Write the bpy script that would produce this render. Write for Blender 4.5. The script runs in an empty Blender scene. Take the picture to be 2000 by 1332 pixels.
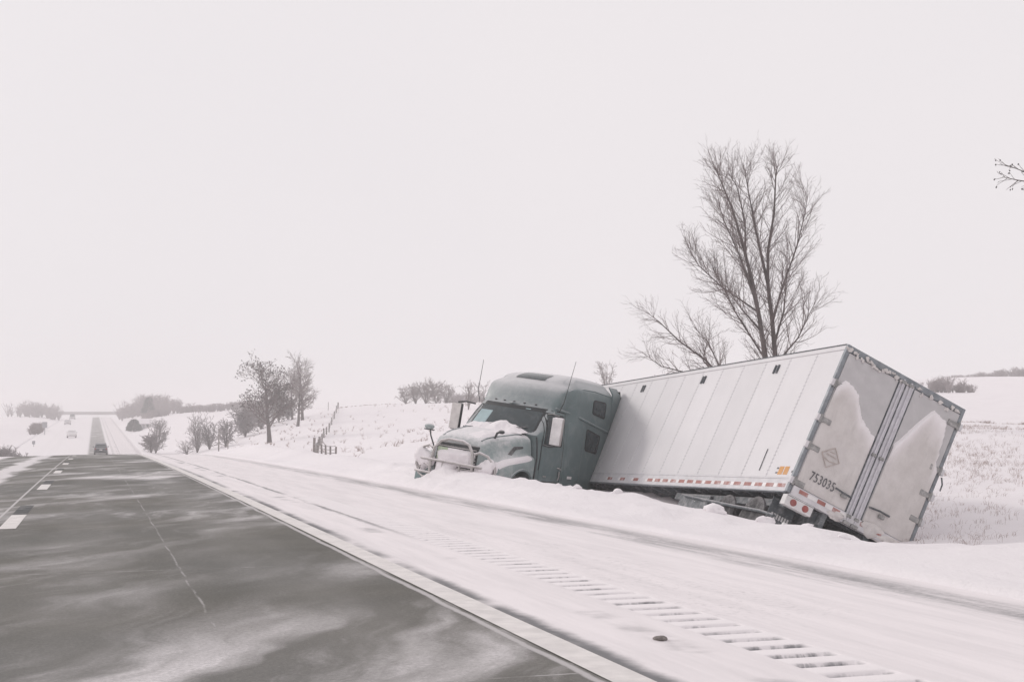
import bpy, math, random
import numpy as np
from mathutils import Vector, Matrix

R = math.radians
scene = bpy.context.scene
COL = scene.collection

# ------------------------------------------------------------------ camera, sky, sun, exposure
CAM_H, YAW, PITCH, FPX = 1.325, 0.3034, 0.0545, 2600.0
cam_data = bpy.data.cameras.new('camera')
cam_data.lens = 36.0 * FPX / 2000.0
cam_data.sensor_width = 36.0
cam_data.clip_start = 0.1
cam_data.clip_end = 6000
cam = bpy.data.objects.new('camera', cam_data)
COL.objects.link(cam)
cam.location = (0, 0, CAM_H)
cam.rotation_euler = (math.pi / 2 + PITCH, 0, -YAW)
scene.camera = cam

SUN_EL, SUN_AZ = R(27), R(-41)          # azimuth from +Y towards +X
world = bpy.data.worlds.new('World')
scene.world = world
world.use_nodes = True
wn = world.node_tree.nodes
wl = world.node_tree.links
wn.clear()
w_out = wn.new('ShaderNodeOutputWorld')
w_bg = wn.new('ShaderNodeBackground')
sky = wn.new('ShaderNodeTexSky')
sky.sky_type = 'NISHITA'
sky.sun_disc = False
sky.sun_elevation = SUN_EL
sky.sun_rotation = SUN_AZ
sky.air_density = 1.0
sky.dust_density = 6.0
hsv = wn.new('ShaderNodeHueSaturation')
hsv.inputs['Saturation'].default_value = 0.12
wl.new(sky.outputs[0], hsv.inputs['Color'])
mixw = wn.new('ShaderNodeMixRGB')
mixw.inputs[0].default_value = 0.965     # closed cloud deck over the clear sky
tcw = wn.new('ShaderNodeTexCoord')
cln = wn.new('ShaderNodeTexNoise'); cln.inputs['Scale'].default_value = 2.2; cln.inputs['Detail'].default_value = 5; cln.inputs['Roughness'].default_value = 0.55
wl.new(tcw.outputs['Generated'], cln.inputs['Vector'])
clm = wn.new('ShaderNodeMixRGB'); wl.new(cln.outputs['Fac'], clm.inputs[0])
clm.inputs[1].default_value = (8.30, 7.98, 8.25, 1); clm.inputs[2].default_value = (8.95, 8.50, 8.60, 1)   # faint unevenness of the overcast
wl.new(clm.outputs[0], mixw.inputs[2])
wl.new(hsv.outputs[0], mixw.inputs[1])
wl.new(mixw.outputs[0], w_bg.inputs['Color'])
w_bg.inputs['Strength'].default_value = 0.1
wl.new(w_bg.outputs[0], w_out.inputs['Surface'])

sun_d = bpy.data.lights.new('sun', 'SUN')
sun_d.energy = 1.05
sun_d.angle = R(10)
sun_d.color = (1.0, 0.95, 0.9)
sun = bpy.data.objects.new('sun', sun_d)
COL.objects.link(sun)
sdir = Vector((math.sin(SUN_AZ) * math.cos(SUN_EL), math.cos(SUN_AZ) * math.cos(SUN_EL), math.sin(SUN_EL)))
sun.rotation_euler = sdir.to_track_quat('Z', 'Y').to_euler()

scene.view_settings.view_transform = 'Standard'
scene.view_settings.look = 'None'
scene.view_settings.exposure = 0.0
scene.view_settings.gamma = 1.0
scene.view_settings.use_curve_mapping = False
scene.cycles.use_denoising = True
scene.cycles.max_bounces = 8
scene.cycles.diffuse_bounces = 4
scene.cycles.volume_bounces = 4
scene.cycles.transparent_max_bounces = 8

# ------------------------------------------------------------------ helpers
def tag(o, label=None, cat=None, group=None, kind=None):
    if label: o['label'] = label
    if cat: o['category'] = cat
    if group: o['group'] = group
    if kind: o['kind'] = kind
    return o

def empty(name, loc=(0, 0, 0), rot=(0, 0, 0)):
    o = bpy.data.objects.new(name, None)
    o.empty_display_size = 0.2
    o.location = loc
    o.rotation_euler = rot
    COL.objects.link(o)
    return o

def link_mesh(name, me, mat=None, parent=None):
    o = bpy.data.objects.new(name, me)
    COL.objects.link(o)
    if parent is not None: o.parent = parent
    if mat is not None and not me.materials:
        for m in (mat if isinstance(mat, (list, tuple)) else [mat]):
            me.materials.append(m)
    return o

class MB:
    def __init__(s):
        s.v = []; s.f = []; s.m = []
    def add(s, verts, faces, mi=0):
        b = len(s.v)
        s.v.extend([tuple(map(float, p)) for p in verts])
        for f in faces:
            s.f.append(tuple(b + i for i in f)); s.m.append(mi)
    def box(s, x0, x1, y0, y1, z0, z1, mi=0):
        s.add([(x0, y0, z0), (x1, y0, z0), (x1, y1, z0), (x0, y1, z0), (x0, y0, z1), (x1, y0, z1), (x1, y1, z1), (x0, y1, z1)],
              [(0, 3, 2, 1), (4, 5, 6, 7), (0, 1, 5, 4), (1, 2, 6, 5), (2, 3, 7, 6), (3, 0, 4, 7)], mi)
    def tube(s, pts, r, n=8, mi=0, caps=True):
        pts = [Vector(p) for p in pts]
        rs = list(r) if hasattr(r, '__len__') else [r] * len(pts)
        b = len(s.v)
        prev = None
        for i, p in enumerate(pts):
            t = (pts[min(i + 1, len(pts) - 1)] - pts[max(i - 1, 0)]).normalized()
            if prev is None:
                a = Vector((0, 0, 1)) if abs(t.z) < 0.9 else Vector((1, 0, 0))
                u = t.cross(a).normalized()
            else:
                u = (prev - t * prev.dot(t)).normalized()
            prev = u
            w = t.cross(u)
            for k in range(n):
                an = 2 * math.pi * k / n
                q = p + (u * math.cos(an) + w * math.sin(an)) * rs[i]
                s.v.append((q.x, q.y, q.z))
        for i in range(len(pts) - 1):
            for k in range(n):
                k2 = (k + 1) % n
                s.f.append((b + i * n + k, b + i * n + k2, b + (i + 1) * n + k2, b + (i + 1) * n + k)); s.m.append(mi)
        if caps:
            s.f.append(tuple(b + k for k in reversed(range(n)))); s.m.append(mi)
            e = b + (len(pts) - 1) * n
            s.f.append(tuple(e + k for k in range(n))); s.m.append(mi)
    def lathe(s, prof, axis='y', n=20, c=(0, 0, 0), mi=0):
        # prof: list of (along axis, radius)
        b = len(s.v)
        for a, r in prof:
            for k in range(n):
                an = 2 * math.pi * k / n
                p, q = r * math.cos(an), r * math.sin(an)
                s.v.append({'y': (c[0] + p, c[1] + a, c[2] + q), 'x': (c[0] + a, c[1] + p, c[2] + q), 'z': (c[0] + p, c[1] + q, c[2] + a)}[axis])
        for i in range(len(prof) - 1):
            for k in range(n):
                k2 = (k + 1) % n
                s.f.append((b + i * n + k, b + i * n + k2, b + (i + 1) * n + k2, b + (i + 1) * n + k)); s.m.append(mi)
        s.f.append(tuple(b + k for k in reversed(range(n)))); s.m.append(mi)
        e = b + (len(prof) - 1) * n
        s.f.append(tuple(e + k for k in range(n))); s.m.append(mi)
    def loft(s, rings, closed=True, cap0=False, cap1=False, mi=0):
        b = len(s.v); n = len(rings[0])
        for r in rings: s.v.extend([tuple(map(float, p)) for p in r])
        for i in range(len(rings) - 1):
            for k in range(n if closed else n - 1):
                k2 = (k + 1) % n
                s.f.append((b + i * n + k, b + i * n + k2, b + (i + 1) * n + k2, b + (i + 1) * n + k)); s.m.append(mi)
        if cap0: s.f.append(tuple(b + k for k in reversed(range(n)))); s.m.append(mi)
        if cap1:
            e = b + (len(rings) - 1) * n
            s.f.append(tuple(e + k for k in range(n))); s.m.append(mi)
    def build(s, name, mat, parent=None, smooth=True, angle=38, bevel=0, fix=True):
        me = bpy.data.meshes.new(name)
        me.from_pydata(s.v, [], s.f)
        for m in (mat if isinstance(mat, (list, tuple)) else [mat]): me.materials.append(m)
        if any(s.m): me.polygons.foreach_set('material_index', s.m)
        if fix:
            import bmesh
            bm = bmesh.new(); bm.from_mesh(me)
            bmesh.ops.recalc_face_normals(bm, faces=bm.faces)
            bm.to_mesh(me); bm.free()
        if smooth:
            me.polygons.foreach_set('use_smooth', [True] * len(me.polygons))
            me.set_sharp_from_angle(angle=R(angle))
        me.update()
        o = link_mesh(name, me, None, parent)
        if bevel:
            md = o.modifiers.new('bevel', 'BEVEL'); md.width = bevel; md.segments = 2; md.limit_method = 'ANGLE'
        return o

def bx(name, mat, parent, x0, x1, y0, y1, z0, z1, bevel=0.004):
    m = MB(); m.box(x0, x1, y0, y1, z0, z1)
    return m.build(name, mat, parent, bevel=bevel, fix=False)

def vnoise(seed, n=40):
    rs = np.random.RandomState(seed)
    K = rs.normal(size=(n, 3)); K /= np.linalg.norm(K, axis=1)[:, None]
    K *= (2 ** rs.uniform(-1, 2.2, n))[:, None]
    ph = rs.uniform(0, 6.28, n); A = 1 / np.linalg.norm(K, axis=1) ** 0.9
    A /= A.sum() ** 0.5 * 1.2
    def f(P, sc=1.0):
        P = np.atleast_2d(P) * sc
        return (np.sin(P @ K.T * 2 + ph) * A).sum(1)
    return f
N1, N2, N3 = vnoise(3), vnoise(11), vnoise(29)

def lump(name, mat, parent, c, rad, seed=0, amp=0.25, n=14, sc=3.0, flat=None, m=None):
    mb = m or MB()
    vs = []
    for i in range(n + 1):
        th = math.pi * i / n
        for k in range(2 * n):
            ph = math.pi * k / n
            d = np.array([math.sin(th) * math.cos(ph), math.sin(th) * math.sin(ph), math.cos(th)])
            vs.append(d)
    D = np.array(vs)
    rr = 1 + amp * N1(D * sc + seed * 7.31, 1.0)
    P = D * rr[:, None] * np.array(rad) + np.array(c)
    fs = []
    w = 2 * n
    for i in range(n):
        for k in range(w):
            fs.append((i * w + k, (i + 1) * w + k, (i + 1) * w + (k + 1) % w, i * w + (k + 1) % w))
    mb.add(P, fs)
    if m is None:
        return mb.build(name, mat, parent, fix=True, angle=80)

def smooth01(a, b, x):
    t = np.clip((np.asarray(x, float) - a) / (b - a), 0, 1)
    return t * t * (3 - 2 * t)

# ------------------------------------------------------------------ shader helpers
class NT:
    def __init__(s, name):
        s.mat = bpy.data.materials.new(name); s.mat.use_nodes = True
        s.n = s.mat.node_tree.nodes; s.l = s.mat.node_tree.links
        s.bsdf = s.n['Principled BSDF']
        s._pos = None
    def sock(s, node, i, v):
        if v is None: return
        if isinstance(v, bpy.types.NodeSocket): s.l.new(v, node.inputs[i])
        else: node.inputs[i].default_value = v
    def pos(s):
        if s._pos is None:
            g = s.n.new('ShaderNodeNewGeometry'); s._pos = g.outputs['Position']; s._nrm = g.outputs['Normal']
        return s._pos
    def nrm(s): s.pos(); return s._nrm
    def obj(s):
        return s.n.new('ShaderNodeTexCoord').outputs['Object']
    def xyz(s, v):
        x = s.n.new('ShaderNodeSeparateXYZ'); s.l.new(v, x.inputs[0]); return x.outputs
    def vec(s, x, y, z=0.0):
        c = s.n.new('ShaderNodeCombineXYZ'); s.sock(c, 0, x); s.sock(c, 1, y); s.sock(c, 2, z); return c.outputs[0]
    def m(s, op, a, b=None, c=None, clamp=False):
        x = s.n.new('ShaderNodeMath'); x.operation = op; x.use_clamp = clamp
        s.sock(x, 0, a); s.sock(x, 1, b); s.sock(x, 2, c); return x.outputs[0]
    def mapr(s, v, a, b, c=0.0, d=1.0):
        x = s.n.new('ShaderNodeMapRange'); x.interpolation_type = 'SMOOTHSTEP'
        s.sock(x, 0, v); s.sock(x, 1, a); s.sock(x, 2, b); s.sock(x, 3, c); s.sock(x, 4, d); return x.outputs[0]
    def noise(s, v, scale, detail=4, rough=0.55, dist=0.0):
        x = s.n.new('ShaderNodeTexNoise'); s.sock(x, 'Vector', v)
        x.inputs['Scale'].default_value = scale; x.inputs['Detail'].default_value = detail
        x.inputs['Roughness'].default_value = rough; x.inputs['Distortion'].default_value = dist
        return x.outputs['Fac']
    def mix(s, f, a, b):
        x = s.n.new('ShaderNodeMixRGB'); s.sock(x, 0, f)
        for i, v in ((1, a), (2, b)):
            if isinstance(v, (tuple, list)): v = (v[0], v[1], v[2], 1)
            s.sock(x, i, v)
        return x.outputs[0]
    def band(s, v, c, hw, soft):
        d = s.m('ABSOLUTE', s.m('SUBTRACT', v, c))
        return s.mapr(d, hw, hw + soft, 1.0, 0.0)
    def bump(s, h, strength=0.3, dist=0.02):
        b = s.n.new('ShaderNodeBump'); b.inputs['Strength'].default_value = strength; b.inputs['Distance'].default_value = dist
        s.l.new(h, b.inputs['Height']); s.l.new(b.outputs[0], s.bsdf.inputs['Normal'])
    def base(s, c): s.sock(s.bsdf, 'Base Color', (c[0], c[1], c[2], 1) if isinstance(c, (tuple, list)) else c)
    def rough(s, r): s.sock(s.bsdf, 'Roughness', r)

SNOW = (0.86, 0.825, 0.84)

def panel_random(m, amt):
    t = m.node_tree; b = t.nodes['Principled BSDF']; src = b.inputs['Base Color'].links[0].from_socket
    oi = t.nodes.new('ShaderNodeObjectInfo'); mr = t.nodes.new('ShaderNodeMapRange'); mr.inputs[3].default_value = 1 - amt; mr.inputs[4].default_value = 1 + amt * .5
    t.links.new(oi.outputs['Random'], mr.inputs[0]); sc = t.nodes.new('ShaderNodeVectorMath'); sc.operation = 'SCALE'
    t.links.new(src, sc.inputs[0]); t.links.new(mr.outputs[0], sc.inputs['Scale']); t.links.new(sc.outputs[0], b.inputs['Base Color'])

def mat(name, col, rough=0.6, metal=0.0, var=0.15, vs=4.0, dust=0.0, bump=0.0, bs=30.0, up=(0.25, 0.8), spec=None, coat=0.0, grime=0.0, dn=0.9):
    t = NT(name)
    p = t.obj()
    n = t.noise(p, vs, 5, 0.6)
    k = t.mapr(n, 0.25, 0.75, 1 - var, 1 + var)
    c = t.mix(1.0, col, (1, 1, 1))
    mul = t.n.new('ShaderNodeVectorMath'); mul.operation = 'SCALE'
    mul.inputs[0].default_value = col; t.l.new(k, mul.inputs['Scale'])
    c = mul.outputs[0]
    if grime:
        g = t.mapr(t.noise(p, vs * 0.6 + 1.0, 8, 0.7, 0.6), 0.45, 0.72, 0.0, grime)
        c = t.mix(g, c, (0.72, 0.69, 0.69))
    if dust:
        nz = t.xyz(t.nrm())[2]
        nn = t.noise(p, 9.0, 8, 0.75)
        f = t.m('MULTIPLY', t.mapr(t.m('ADD', nz, t.m('MULTIPLY', t.m('SUBTRACT', nn, 0.5), dn)), up[0], up[1]), dust, clamp=True)
        c = t.mix(f, c, SNOW)
        t.rough(t.mapr(f, 0.0, 0.6, rough, 0.9))
    else:
        t.rough(rough)
    t.base(c)
    t.bsdf.inputs['Metallic'].default_value = metal
    if spec is not None: t.bsdf.inputs['Specular IOR Level'].default_value = spec
    if coat:
        t.bsdf.inputs['Coat Weight'].default_value = coat; t.bsdf.inputs['Coat Roughness'].default_value = 0.12
    if bump:
        t.bump(t.noise(p, bs, 6, 0.65), bump, 0.02)
    return t.mat

def snow_mat(name, bump=0.35, tint=SNOW, stub=0.0):
    t = NT(name)
    p = t.pos()
    x = t.xyz(p)
    n1 = t.noise(p, 0.35, 6, 0.6); n2 = t.noise(p, 6.0, 8, 0.7)
    wind = t.noise(t.vec(t.m('MULTIPLY', x[0], 1.6), t.m('MULTIPLY', x[1], 0.5), x[2]), 1.3, 6, 0.62, 0.4)
    k = t.mapr(n1, 0.3, 0.7, 0.0, 1.0)
    c = t.mix(k, tint, (tint[0] * 0.955, tint[1] * 0.95, tint[2] * 0.955))
    if stub:
        s1 = t.noise(p, 0.12, 5, 0.6); s2 = t.noise(t.vec(x[0], t.m('MULTIPLY', x[1], 0.8), t.m('MULTIPLY', x[2], 4.0)), 3.2, 9, 0.8)
        f = t.m('MULTIPLY', t.mapr(s1, 0.42, 0.62), t.mapr(s2, 0.56, 0.68))
        far = t.mapr(x[0], 13.0, 19.0)
        f = t.m('MULTIPLY', t.m('MULTIPLY', f, far), stub)
        c = t.mix(f, c, (0.50, 0.42, 0.40))
    t.base(c)
    t.rough(0.92)
    t.bsdf.inputs['Specular IOR Level'].default_value = 0.15
    n5 = t.noise(p, 28.0, 6, 0.75)
    t.bump(t.m('ADD', t.m('ADD', t.m('MULTIPLY', n2, 0.45), wind), t.m('MULTIPLY', n5, 0.16)), bump, 0.08)
    return t.mat

M = {}
M['snow'] = snow_mat('snow_lumpy', 0.5)
M['snow_ground'] = snow_mat('snow_ground', 0.8, stub=0.12)
M['crust'] = mat('windblown_snow_crust', (0.66, 0.63, 0.615), 0.95, var=0.12, vs=5.0, bump=0.55, bs=26, spec=0.1)
def crust_material():
    t = NT('door_snow_crust'); p = t.obj()
    a = t.n.new('ShaderNodeAttribute'); a.attribute_name = 'fresh'
    x, y, z = t.xyz(p)
    n1 = t.noise(p, 4.0, 7, 0.65); n2 = t.noise(t.vec(x, t.m('MULTIPLY', y, 7.0), t.m('MULTIPLY', z, 1.2)), 1.5, 7, 0.7); n3 = t.noise(p, 30.0, 5, 0.7)
    c = t.mix(t.mapr(n1, 0.3, 0.7), (0.57, 0.54, 0.525), (0.65, 0.62, 0.605))
    c = t.mix(t.mapr(n2, 0.5, 0.72, 0.0, 0.35), c, (0.46, 0.44, 0.43))
    c = t.mix(t.mapr(n3, 0.6, 0.75, 0.0, 0.3), c, (0.80, 0.78, 0.78))
    c = t.mix(t.m('MULTIPLY', a.outputs['Fac'], 0.95), c, SNOW)
    t.base(c); t.rough(0.95); t.bsdf.inputs['Specular IOR Level'].default_value = 0.1
    t.bump(t.m('ADD', n1, t.m('MULTIPLY', n3, 0.4)), 0.5, 0.03)
    return t.mat
M['door_crust'] = crust_material()
M['teal'] = mat('teal_truck_paint', (0.124, 0.172, 0.176), 0.38, var=0.07, dust=0.74, up=(0.25, 1.15), dn=0.30, grime=0.10, vs=2.5, coat=0.25)
M['teal_hood'] = mat('frosted_hood_paint', (0.25, 0.305, 0.305), 0.5, var=0.07, dust=0.9, up=(0.20, 1.15), grime=0.55, vs=2.0, coat=0.15)
M['teal_dark'] = mat('teal_lower_paint', (0.10, 0.17, 0.175), 0.45, var=0.1, dust=0.5, up=(0.5, 1.1), grime=0.15)
M['glass'] = mat('cab_glass', (0.030, 0.045, 0.05), 0.1, var=0.2, spec=0.6, grime=0.05)
M['glass_pale'] = mat('window_light_and_tag', (0.34, 0.45, 0.47), 0.5, var=0.1)  # pale teal for the painted window light; the toll tag shares it
M['seal'] = mat('black_rubber_seal', (0.02, 0.024, 0.026), 0.6)
M['black'] = mat('black_plastic', (0.025, 0.03, 0.032), 0.55, dust=0.3, grime=0.1)
M['rubber'] = mat('tyre_rubber', (0.03, 0.03, 0.032), 0.85, dust=0.45, grime=0.2, up=(0.4, 1.1))
M['chrome'] = mat('dull_steel_tube', (0.42, 0.40, 0.39), 0.4, metal=0.6, dust=1.0, up=(0.2, 0.9), grime=0.35)
M['rim'] = mat('wheel_rim', (0.25, 0.25, 0.26), 0.5, metal=0.5, grime=0.3)
M['chassis'] = mat('chassis_grey', (0.085, 0.10, 0.11), 0.7, dust=0.45, grime=0.32, up=(0.3, 1.0), vs=7)
M['white_panel'] = mat('trailer_white', (0.655, 0.64, 0.655), 0.42, var=0.035, vs=1.2, grime=0.12)
panel_random(M['white_panel'], 0.035)
M['rail'] = mat('aluminium_rail', (0.22, 0.24, 0.26), 0.45, metal=0.4, grime=0.2, var=0.2, vs=6)
M['rail_pale'] = mat('bottom_rail', (0.60, 0.59, 0.61), 0.5, grime=0.5, var=0.1)
M['rivet'] = mat('rivet_grey', (0.53, 0.52, 0.54), 0.5, var=0.1)
M['doorgrey'] = mat('door_grey', (0.49, 0.48, 0.485), 0.55, var=0.06, grime=0.2)
M['doorband'] = mat('door_edge_band', (0.56, 0.55, 0.585), 0.5, var=0.12, grime=0.3, vs=8)
M['gasket'] = mat('door_gasket', (0.07, 0.08, 0.09), 0.7, grime=0.25, vs=10)
M['hinge'] = mat('hinge_steel', (0.26, 0.26, 0.255), 0.55, metal=0.3, grime=0.5, vs=12)
M['red'] = mat('red_reflective_tape', (0.34, 0.13, 0.11), 0.5, grime=0.85, vs=5)
M['tape_white'] = mat('white_reflective_tape', (0.75, 0.73, 0.73), 0.5, grime=0.2)
M['lamp'] = mat('red_lamp_lens', (0.30, 0.07, 0.06), 0.3, grime=0.12)
M['lamp_frame'] = mat('lamp_frame_white', (0.68, 0.67, 0.67), 0.5, grime=0.3)
M['orange'] = mat('orange_decal', (0.60, 0.27, 0.05), 0.5, var=0.1, grime=0.15)
M['ink'] = mat('dark_lettering', (0.09, 0.09, 0.10), 0.6, var=0.2, grime=0.25, vs=14)
M['placard'] = mat('faded_placard', (0.46, 0.40, 0.37), 0.7, var=0.12, grime=0.3, vs=10)
M['green'] = mat('green_bug_tape', (0.42, 0.50, 0.36), 0.6, grime=0.8, vs=8)
M['paint'] = mat('white_road_paint', (0.70, 0.67, 0.655), 0.85, var=0.12, vs=5, grime=0.35, bump=0.2)
M['tar'] = mat('black_contrast_mark', (0.045, 0.048, 0.05), 0.85, var=0.2, grime=0.25, vs=2)
M['bark'] = mat('grey_bark', (0.105, 0.088, 0.085), 0.9, var=0.25, bump=0.5, bs=14, dust=0.12)
M['twig'] = mat('winter_twigs', (0.17, 0.135, 0.132), 0.9, var=0.2)
M['far_twig'] = mat('hazed_far_twigs', (0.30, 0.26, 0.265), 0.9, var=0.2)  # twig colour lightened to paint in the distance haze
M['bush'] = mat('shrub_twigs', (0.26, 0.235, 0.24), 0.9, var=0.25)
M['leaf'] = mat('dead_leaves', (0.075, 0.065, 0.06), 0.9, var=0.3)
M['weed'] = mat('dry_weeds', (0.34, 0.26, 0.235), 0.9, var=0.3)
M['ever'] = mat('evergreen', (0.075, 0.10, 0.09), 0.9, var=0.3)
M['post'] = mat('weathered_post', (0.20, 0.175, 0.165), 0.9, var=0.25, dust=0.4)
M['wire'] = mat('fence_wire', (0.26, 0.25, 0.25), 0.7)
M['suv'] = mat('dark_suv_paint', (0.035, 0.045, 0.055), 0.35, dust=0.3, coat=0.3, grime=0.12)
M['carw'] = mat('pale_car_paint', (0.60, 0.58, 0.58), 0.4, dust=0.4)
M['carg'] = mat('grey_car_paint', (0.27, 0.26, 0.265), 0.4, dust=0.4)
M['tail'] = mat('tail_lamp', (0.25, 0.03, 0.03), 0.3)
M['sign'] = mat('sign_back_grey', (0.28, 0.28, 0.30), 0.6)
M['house'] = mat('pale_house_wall', (0.5, 0.48, 0.48), 0.8)
M['concrete'] = mat('pale_concrete', (0.34, 0.32, 0.32), 0.9)
M['clod'] = mat('dirty_ice', (0.20, 0.18, 0.17), 0.9, var=0.3, vs=20)

# ------------------------------------------------------------------ road profile and terrain shape
_far = [(78, -1.038), (90, -1.30), (105, -1.95), (125, -3.1), (150, -4.4), (175, -4.85), (200, -4.72), (230, -4.45),
        (300, -3.71), (400, -2.65), (500, -1.6), (600, -0.55), (640, -0.34), (680, -0.6), (760, -3.0), (1000, -10.0), (1600, -26.0)]
def _catmull(tab):
    ys = np.array([t[0] for t in tab], float); zs = np.array([t[1] for t in tab], float)
    d = np.gradient(zs, ys); d[0] = -0.0174
    return ys, zs, d
_FY, _FZ, _FD = _catmull(_far)
def zroad(Y):
    Y = np.asarray(Y, float)
    near = -0.0092 * Y - 0.0001053 * Y * np.abs(Y) / 2
    i = np.clip(np.searchsorted(_FY, Y) - 1, 0, len(_FY) - 2)
    h = _FY[i + 1] - _FY[i]; t = np.clip((Y - _FY[i]) / h, 0, 1)
    h00 = 2 * t**3 - 3 * t**2 + 1; h10 = t**3 - 2 * t**2 + t; h01 = -2 * t**3 + 3 * t**2; h11 = t**3 - t**2
    far = h00 * _FZ[i] + h10 * h * _FD[i] + h01 * _FZ[i + 1] + h11 * h * _FD[i + 1]
    return np.where(Y < 78, near, far)
def zcross(X):
    X = np.asarray(X, float)
    return np.where(X < -1.1, (X + 1.1) * 0.022, 0) + np.where(X > 2.6, -(X - 2.6) * 0.012, 0)

_cy, _sy = math.cos(YAW), math.sin(YAW)
def at(px, py, Y):
    """world point seen at photo pixel (px, py) that lies Y metres down the road: used once, to survey the land"""
    f = np.array([_sy * math.cos(PITCH), _cy * math.cos(PITCH), math.sin(PITCH)]); r = np.array([_cy, -_sy, 0]); d = np.cross(f, r)
    v = f + r * (px - 1000) / FPX + d * (py - 666) / FPX
    p = v * (Y / v[1])
    return np.array([p[0], p[1], p[2] + CAM_H])

_ctl = [(17, 22, -0.6), (24, 30, 0.06), (32, 38, 0.9), (16, 14, -0.5), (20, 8, -0.2), (30, 15, 0.5), (14, -20, -0.3), (40, -20, 1.0),
        (15, 30, -0.7), (17, 40, 0.0), (24, 48, 0.95), (22, 38, 0.3), (-20, 20, -1.0), (-25, 60, -2.4), (-45, 0, -1.5), (-60, 100, -4.2), (-25, 110, -3.6), (-20, 150, -4.6),
        (200, 100, 5.5), (400, 100, 10), (-300, 100, -6), (900, 600, 16), (-900, 900, -16), (100, -200, 2), (-100, -200, -2), (300, 1200, -16), (0, 1400, -24), (900, 1400, 4), (-300, 1300, -22)]
for px, py, Y in [(1950, 815, 70), (1900, 782, 140), (2000, 738, 270), (1880, 744, 300), (1700, 750, 300), (1200, 780, 220), (1400, 770, 240),
                  (660, 793, 240), (830, 792, 250), (1000, 790, 250), (700, 850, 140), (800, 868, 100), (900, 884, 72), (615, 880, 122), (760, 825, 180), (900, 830, 150),
                  (527, 851, 170), (585, 814, 215), (480, 870, 160), (430, 878, 185), (385, 879, 205), (305, 882, 220), (250, 882, 235),
                  (480, 797, 400), (420, 808, 400), (350, 812, 430), (300, 815, 460), (275, 828, 380), (330, 842, 310), (600, 799, 330), (1000, 800, 400), (800, 800, 400),
                  (20, 880, 190), (-40, 870, 200), (60, 838, 350), (0, 835, 320), (90, 818, 520), (0, 815, 600), (230, 816, 600), (130, 819, 640), (-200, 840, 300)]:
    _ctl.append(tuple(at(px, py, Y)))
_ctl = np.array(_ctl)
def _tc(X, Y):
    X = np.asarray(X, float); Y = np.asarray(Y, float)
    return np.stack([np.arctan2(X, Y + 12) * 2.2, np.log(np.hypot(X, Y + 12) + 6)], -1)
_TP = _tc(_ctl[:, 0], _ctl[:, 1])
def _U(r2): return np.where(r2 > 1e-12, r2 * np.log(r2 + 1e-12), 0)
_n = len(_TP)
_K = _U(((_TP[:, None] - _TP[None]) ** 2).sum(-1)) + np.eye(_n) * 0.01
_Pm = np.hstack([np.ones((_n, 1)), _TP])
_A = np.zeros((_n + 3, _n + 3)); _A[:_n, :_n] = _K; _A[:_n, _n:] = _Pm; _A[_n:, :_n] = _Pm.T
_w = np.linalg.solve(_A, np.concatenate([_ctl[:, 2], np.zeros(3)]))
def field(X, Y):
    T = _tc(X, Y); sh = T.shape[:-1]; T = T.reshape(-1, 2)
    out = np.empty(len(T))
    for a in range(0, len(T), 20000):
        t = T[a:a + 20000]
        out[a:a + 20000] = _U(((t[:, None] - _TP[None]) ** 2).sum(-1)) @ _w[:_n] + _w[_n] + t @ _w[_n + 1:]
    return out.reshape(sh)
_BY = [-50, 8, 11, 12.7, 14.2, 16, 19, 24, 28, 33, 40, 60, 90, 130, 2000]
_BH = [0.15, 0.20, 0.08, -0.07, -0.14, -0.14, -0.01, 0.15, 0.24, 0.32, 0.25, 0.12, 0.05, 0.0, 0.0]
_BX = [9.4, 9.4, 9.2, 9.0, 8.9, 8.8, 8.7, 8.2, 7.75, 7.7, 8.2, 8.6, 8.6, 8.6, 8.6]
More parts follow.
